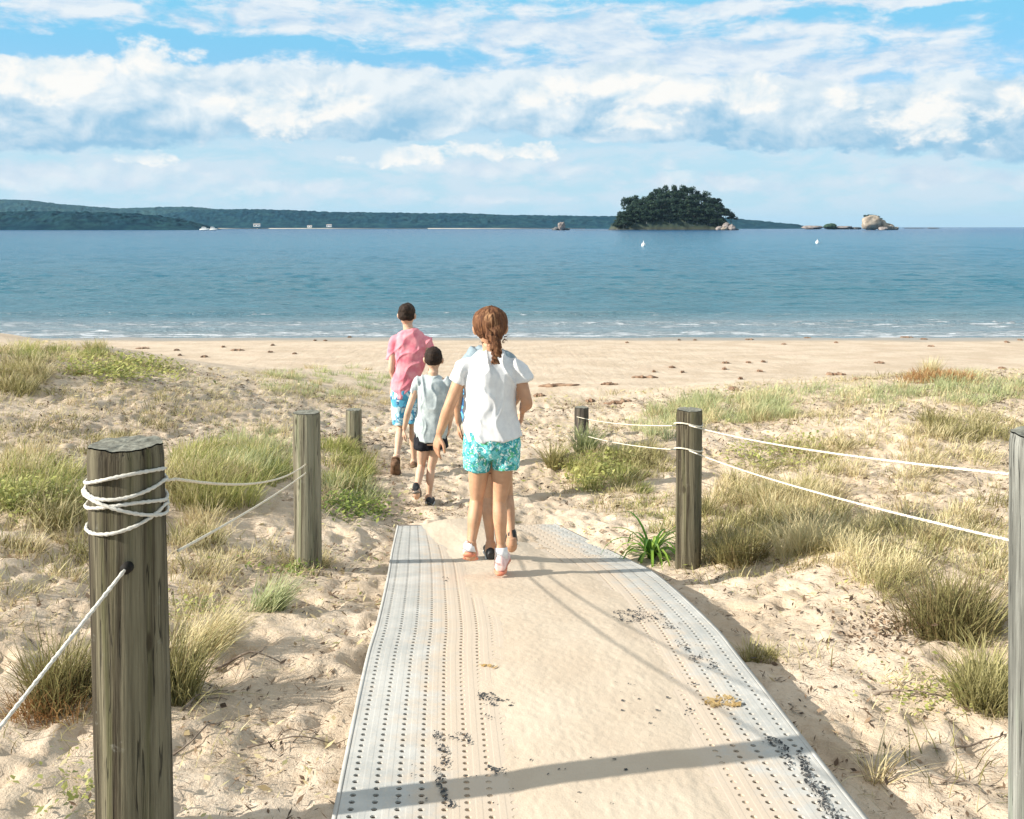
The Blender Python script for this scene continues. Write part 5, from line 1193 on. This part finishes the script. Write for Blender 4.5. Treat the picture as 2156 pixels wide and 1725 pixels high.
for A, C in ((P_.J(841, 950, -.22), P_.J(840, 975, -.16)), (P_.J(869, 978, .12), P_.J(870, 992, .2))): b_.tube([A+(0, 0, .02), A+(0, 0, -.02), C], [.030, .034, .026], 12, sub=3)
P_.finish(.0055)
m_pinkt = cloth('pink_cotton', (.72, .20, .26), (.84, .34, .38), 14); m_redt = cloth('coral_cotton', (.72, .13, .14), (.8, .2, .2), 14)
P_.garment('t_shirt', [([(861, 694), (862, 701), (863, 711), (863, 745), (858, 780), (853, 808), (851, 836)], [(.064, .056), (.105, .066), (.145, .080), (.155, .100), (.130, .098), (.124, .104), (.120, .106)]), ([(842, 716), (831, 720), (827, 738), (826, 757)], [(.05, .056), (.052, .056), (.052, .052), (.055, .054)]), ([(886, 716), (898, 720), (905, 738), (909, 755)], [(.05, .056), (.052, .056), (.052, .052), (.055, .054)])], m_pinkt, .0065, 3, folds(.012, 0, 0, 33, -.9, 8))
m, t, bb = newmat('pale_boardshort'); o_ = coord(t); c_ = mix(t, noise(t, o_, 9, 3, .5, 1.2).step(.50, .56), (.62, .78, .82), (.08, .36, .55)); c_ = mix(t, noise(t, o_, 14, 2, .5, 2).step(.58, .62), c_, (.03, .12, .28)); t.links.new(c_, bb.inputs['Base Color']); bb.inputs['Roughness'].default_value = .85
P_.garment('boardshorts', [([(852, 815), (852, 835), (853, 855)], [(.124, .105), (.130, .108), (.11, .09)]), ([(841, 835), (842, 865), (843, 893)], [(.078, .09), (.076, .086), (.070, .078)]), ([(866, 835), (867, 865), (868, 890)], [(.078, .09), (.076, .086), (.070, .078)])], m, .0065, 2, folds(.006, 0, 0, 41))
short_hair(P_, M_hair_dark, -.5, 18)
m_brown = mat('brown_sole', (.10, .055, .03), (.18, .10, .06), 30)
P_.shoe(P_.J(841, 948, -.27), P_.J(838, 1000, -.13), (0, -.9, .42), m_brown, m_brown, wd=.047); P_.shoe(P_.J(869, 999, .06), P_.J(871, 992, .30), (0, 0, 1), m_brown, m_brown, wd=.042)

# ------------------------------------------------------------------ sea haze
mb = MB(); mb.box((0, 4000, 60), (24000, 20000, 160)); hz_o = mb.build('haze', None, smooth=False); hz_o['kind'] = 'stuff'; tag(hz_o, 'thin blue sea haze in the air over the bay', 'haze')
m = bpy.data.materials.new('haze'); m.use_nodes = True; t = m.node_tree; t.nodes.clear(); ot = t.nodes.new('ShaderNodeOutputMaterial'); pv = t.nodes.new('ShaderNodeVolumePrincipled')
pv.inputs['Color'].default_value = (.45, .68, .95, 1); pv.inputs['Density'].default_value = .00003; pv.inputs['Anisotropy'].default_value = .1
t.links.new(pv.outputs[0], ot.inputs['Volume']); hz_o.data.materials.append(m)
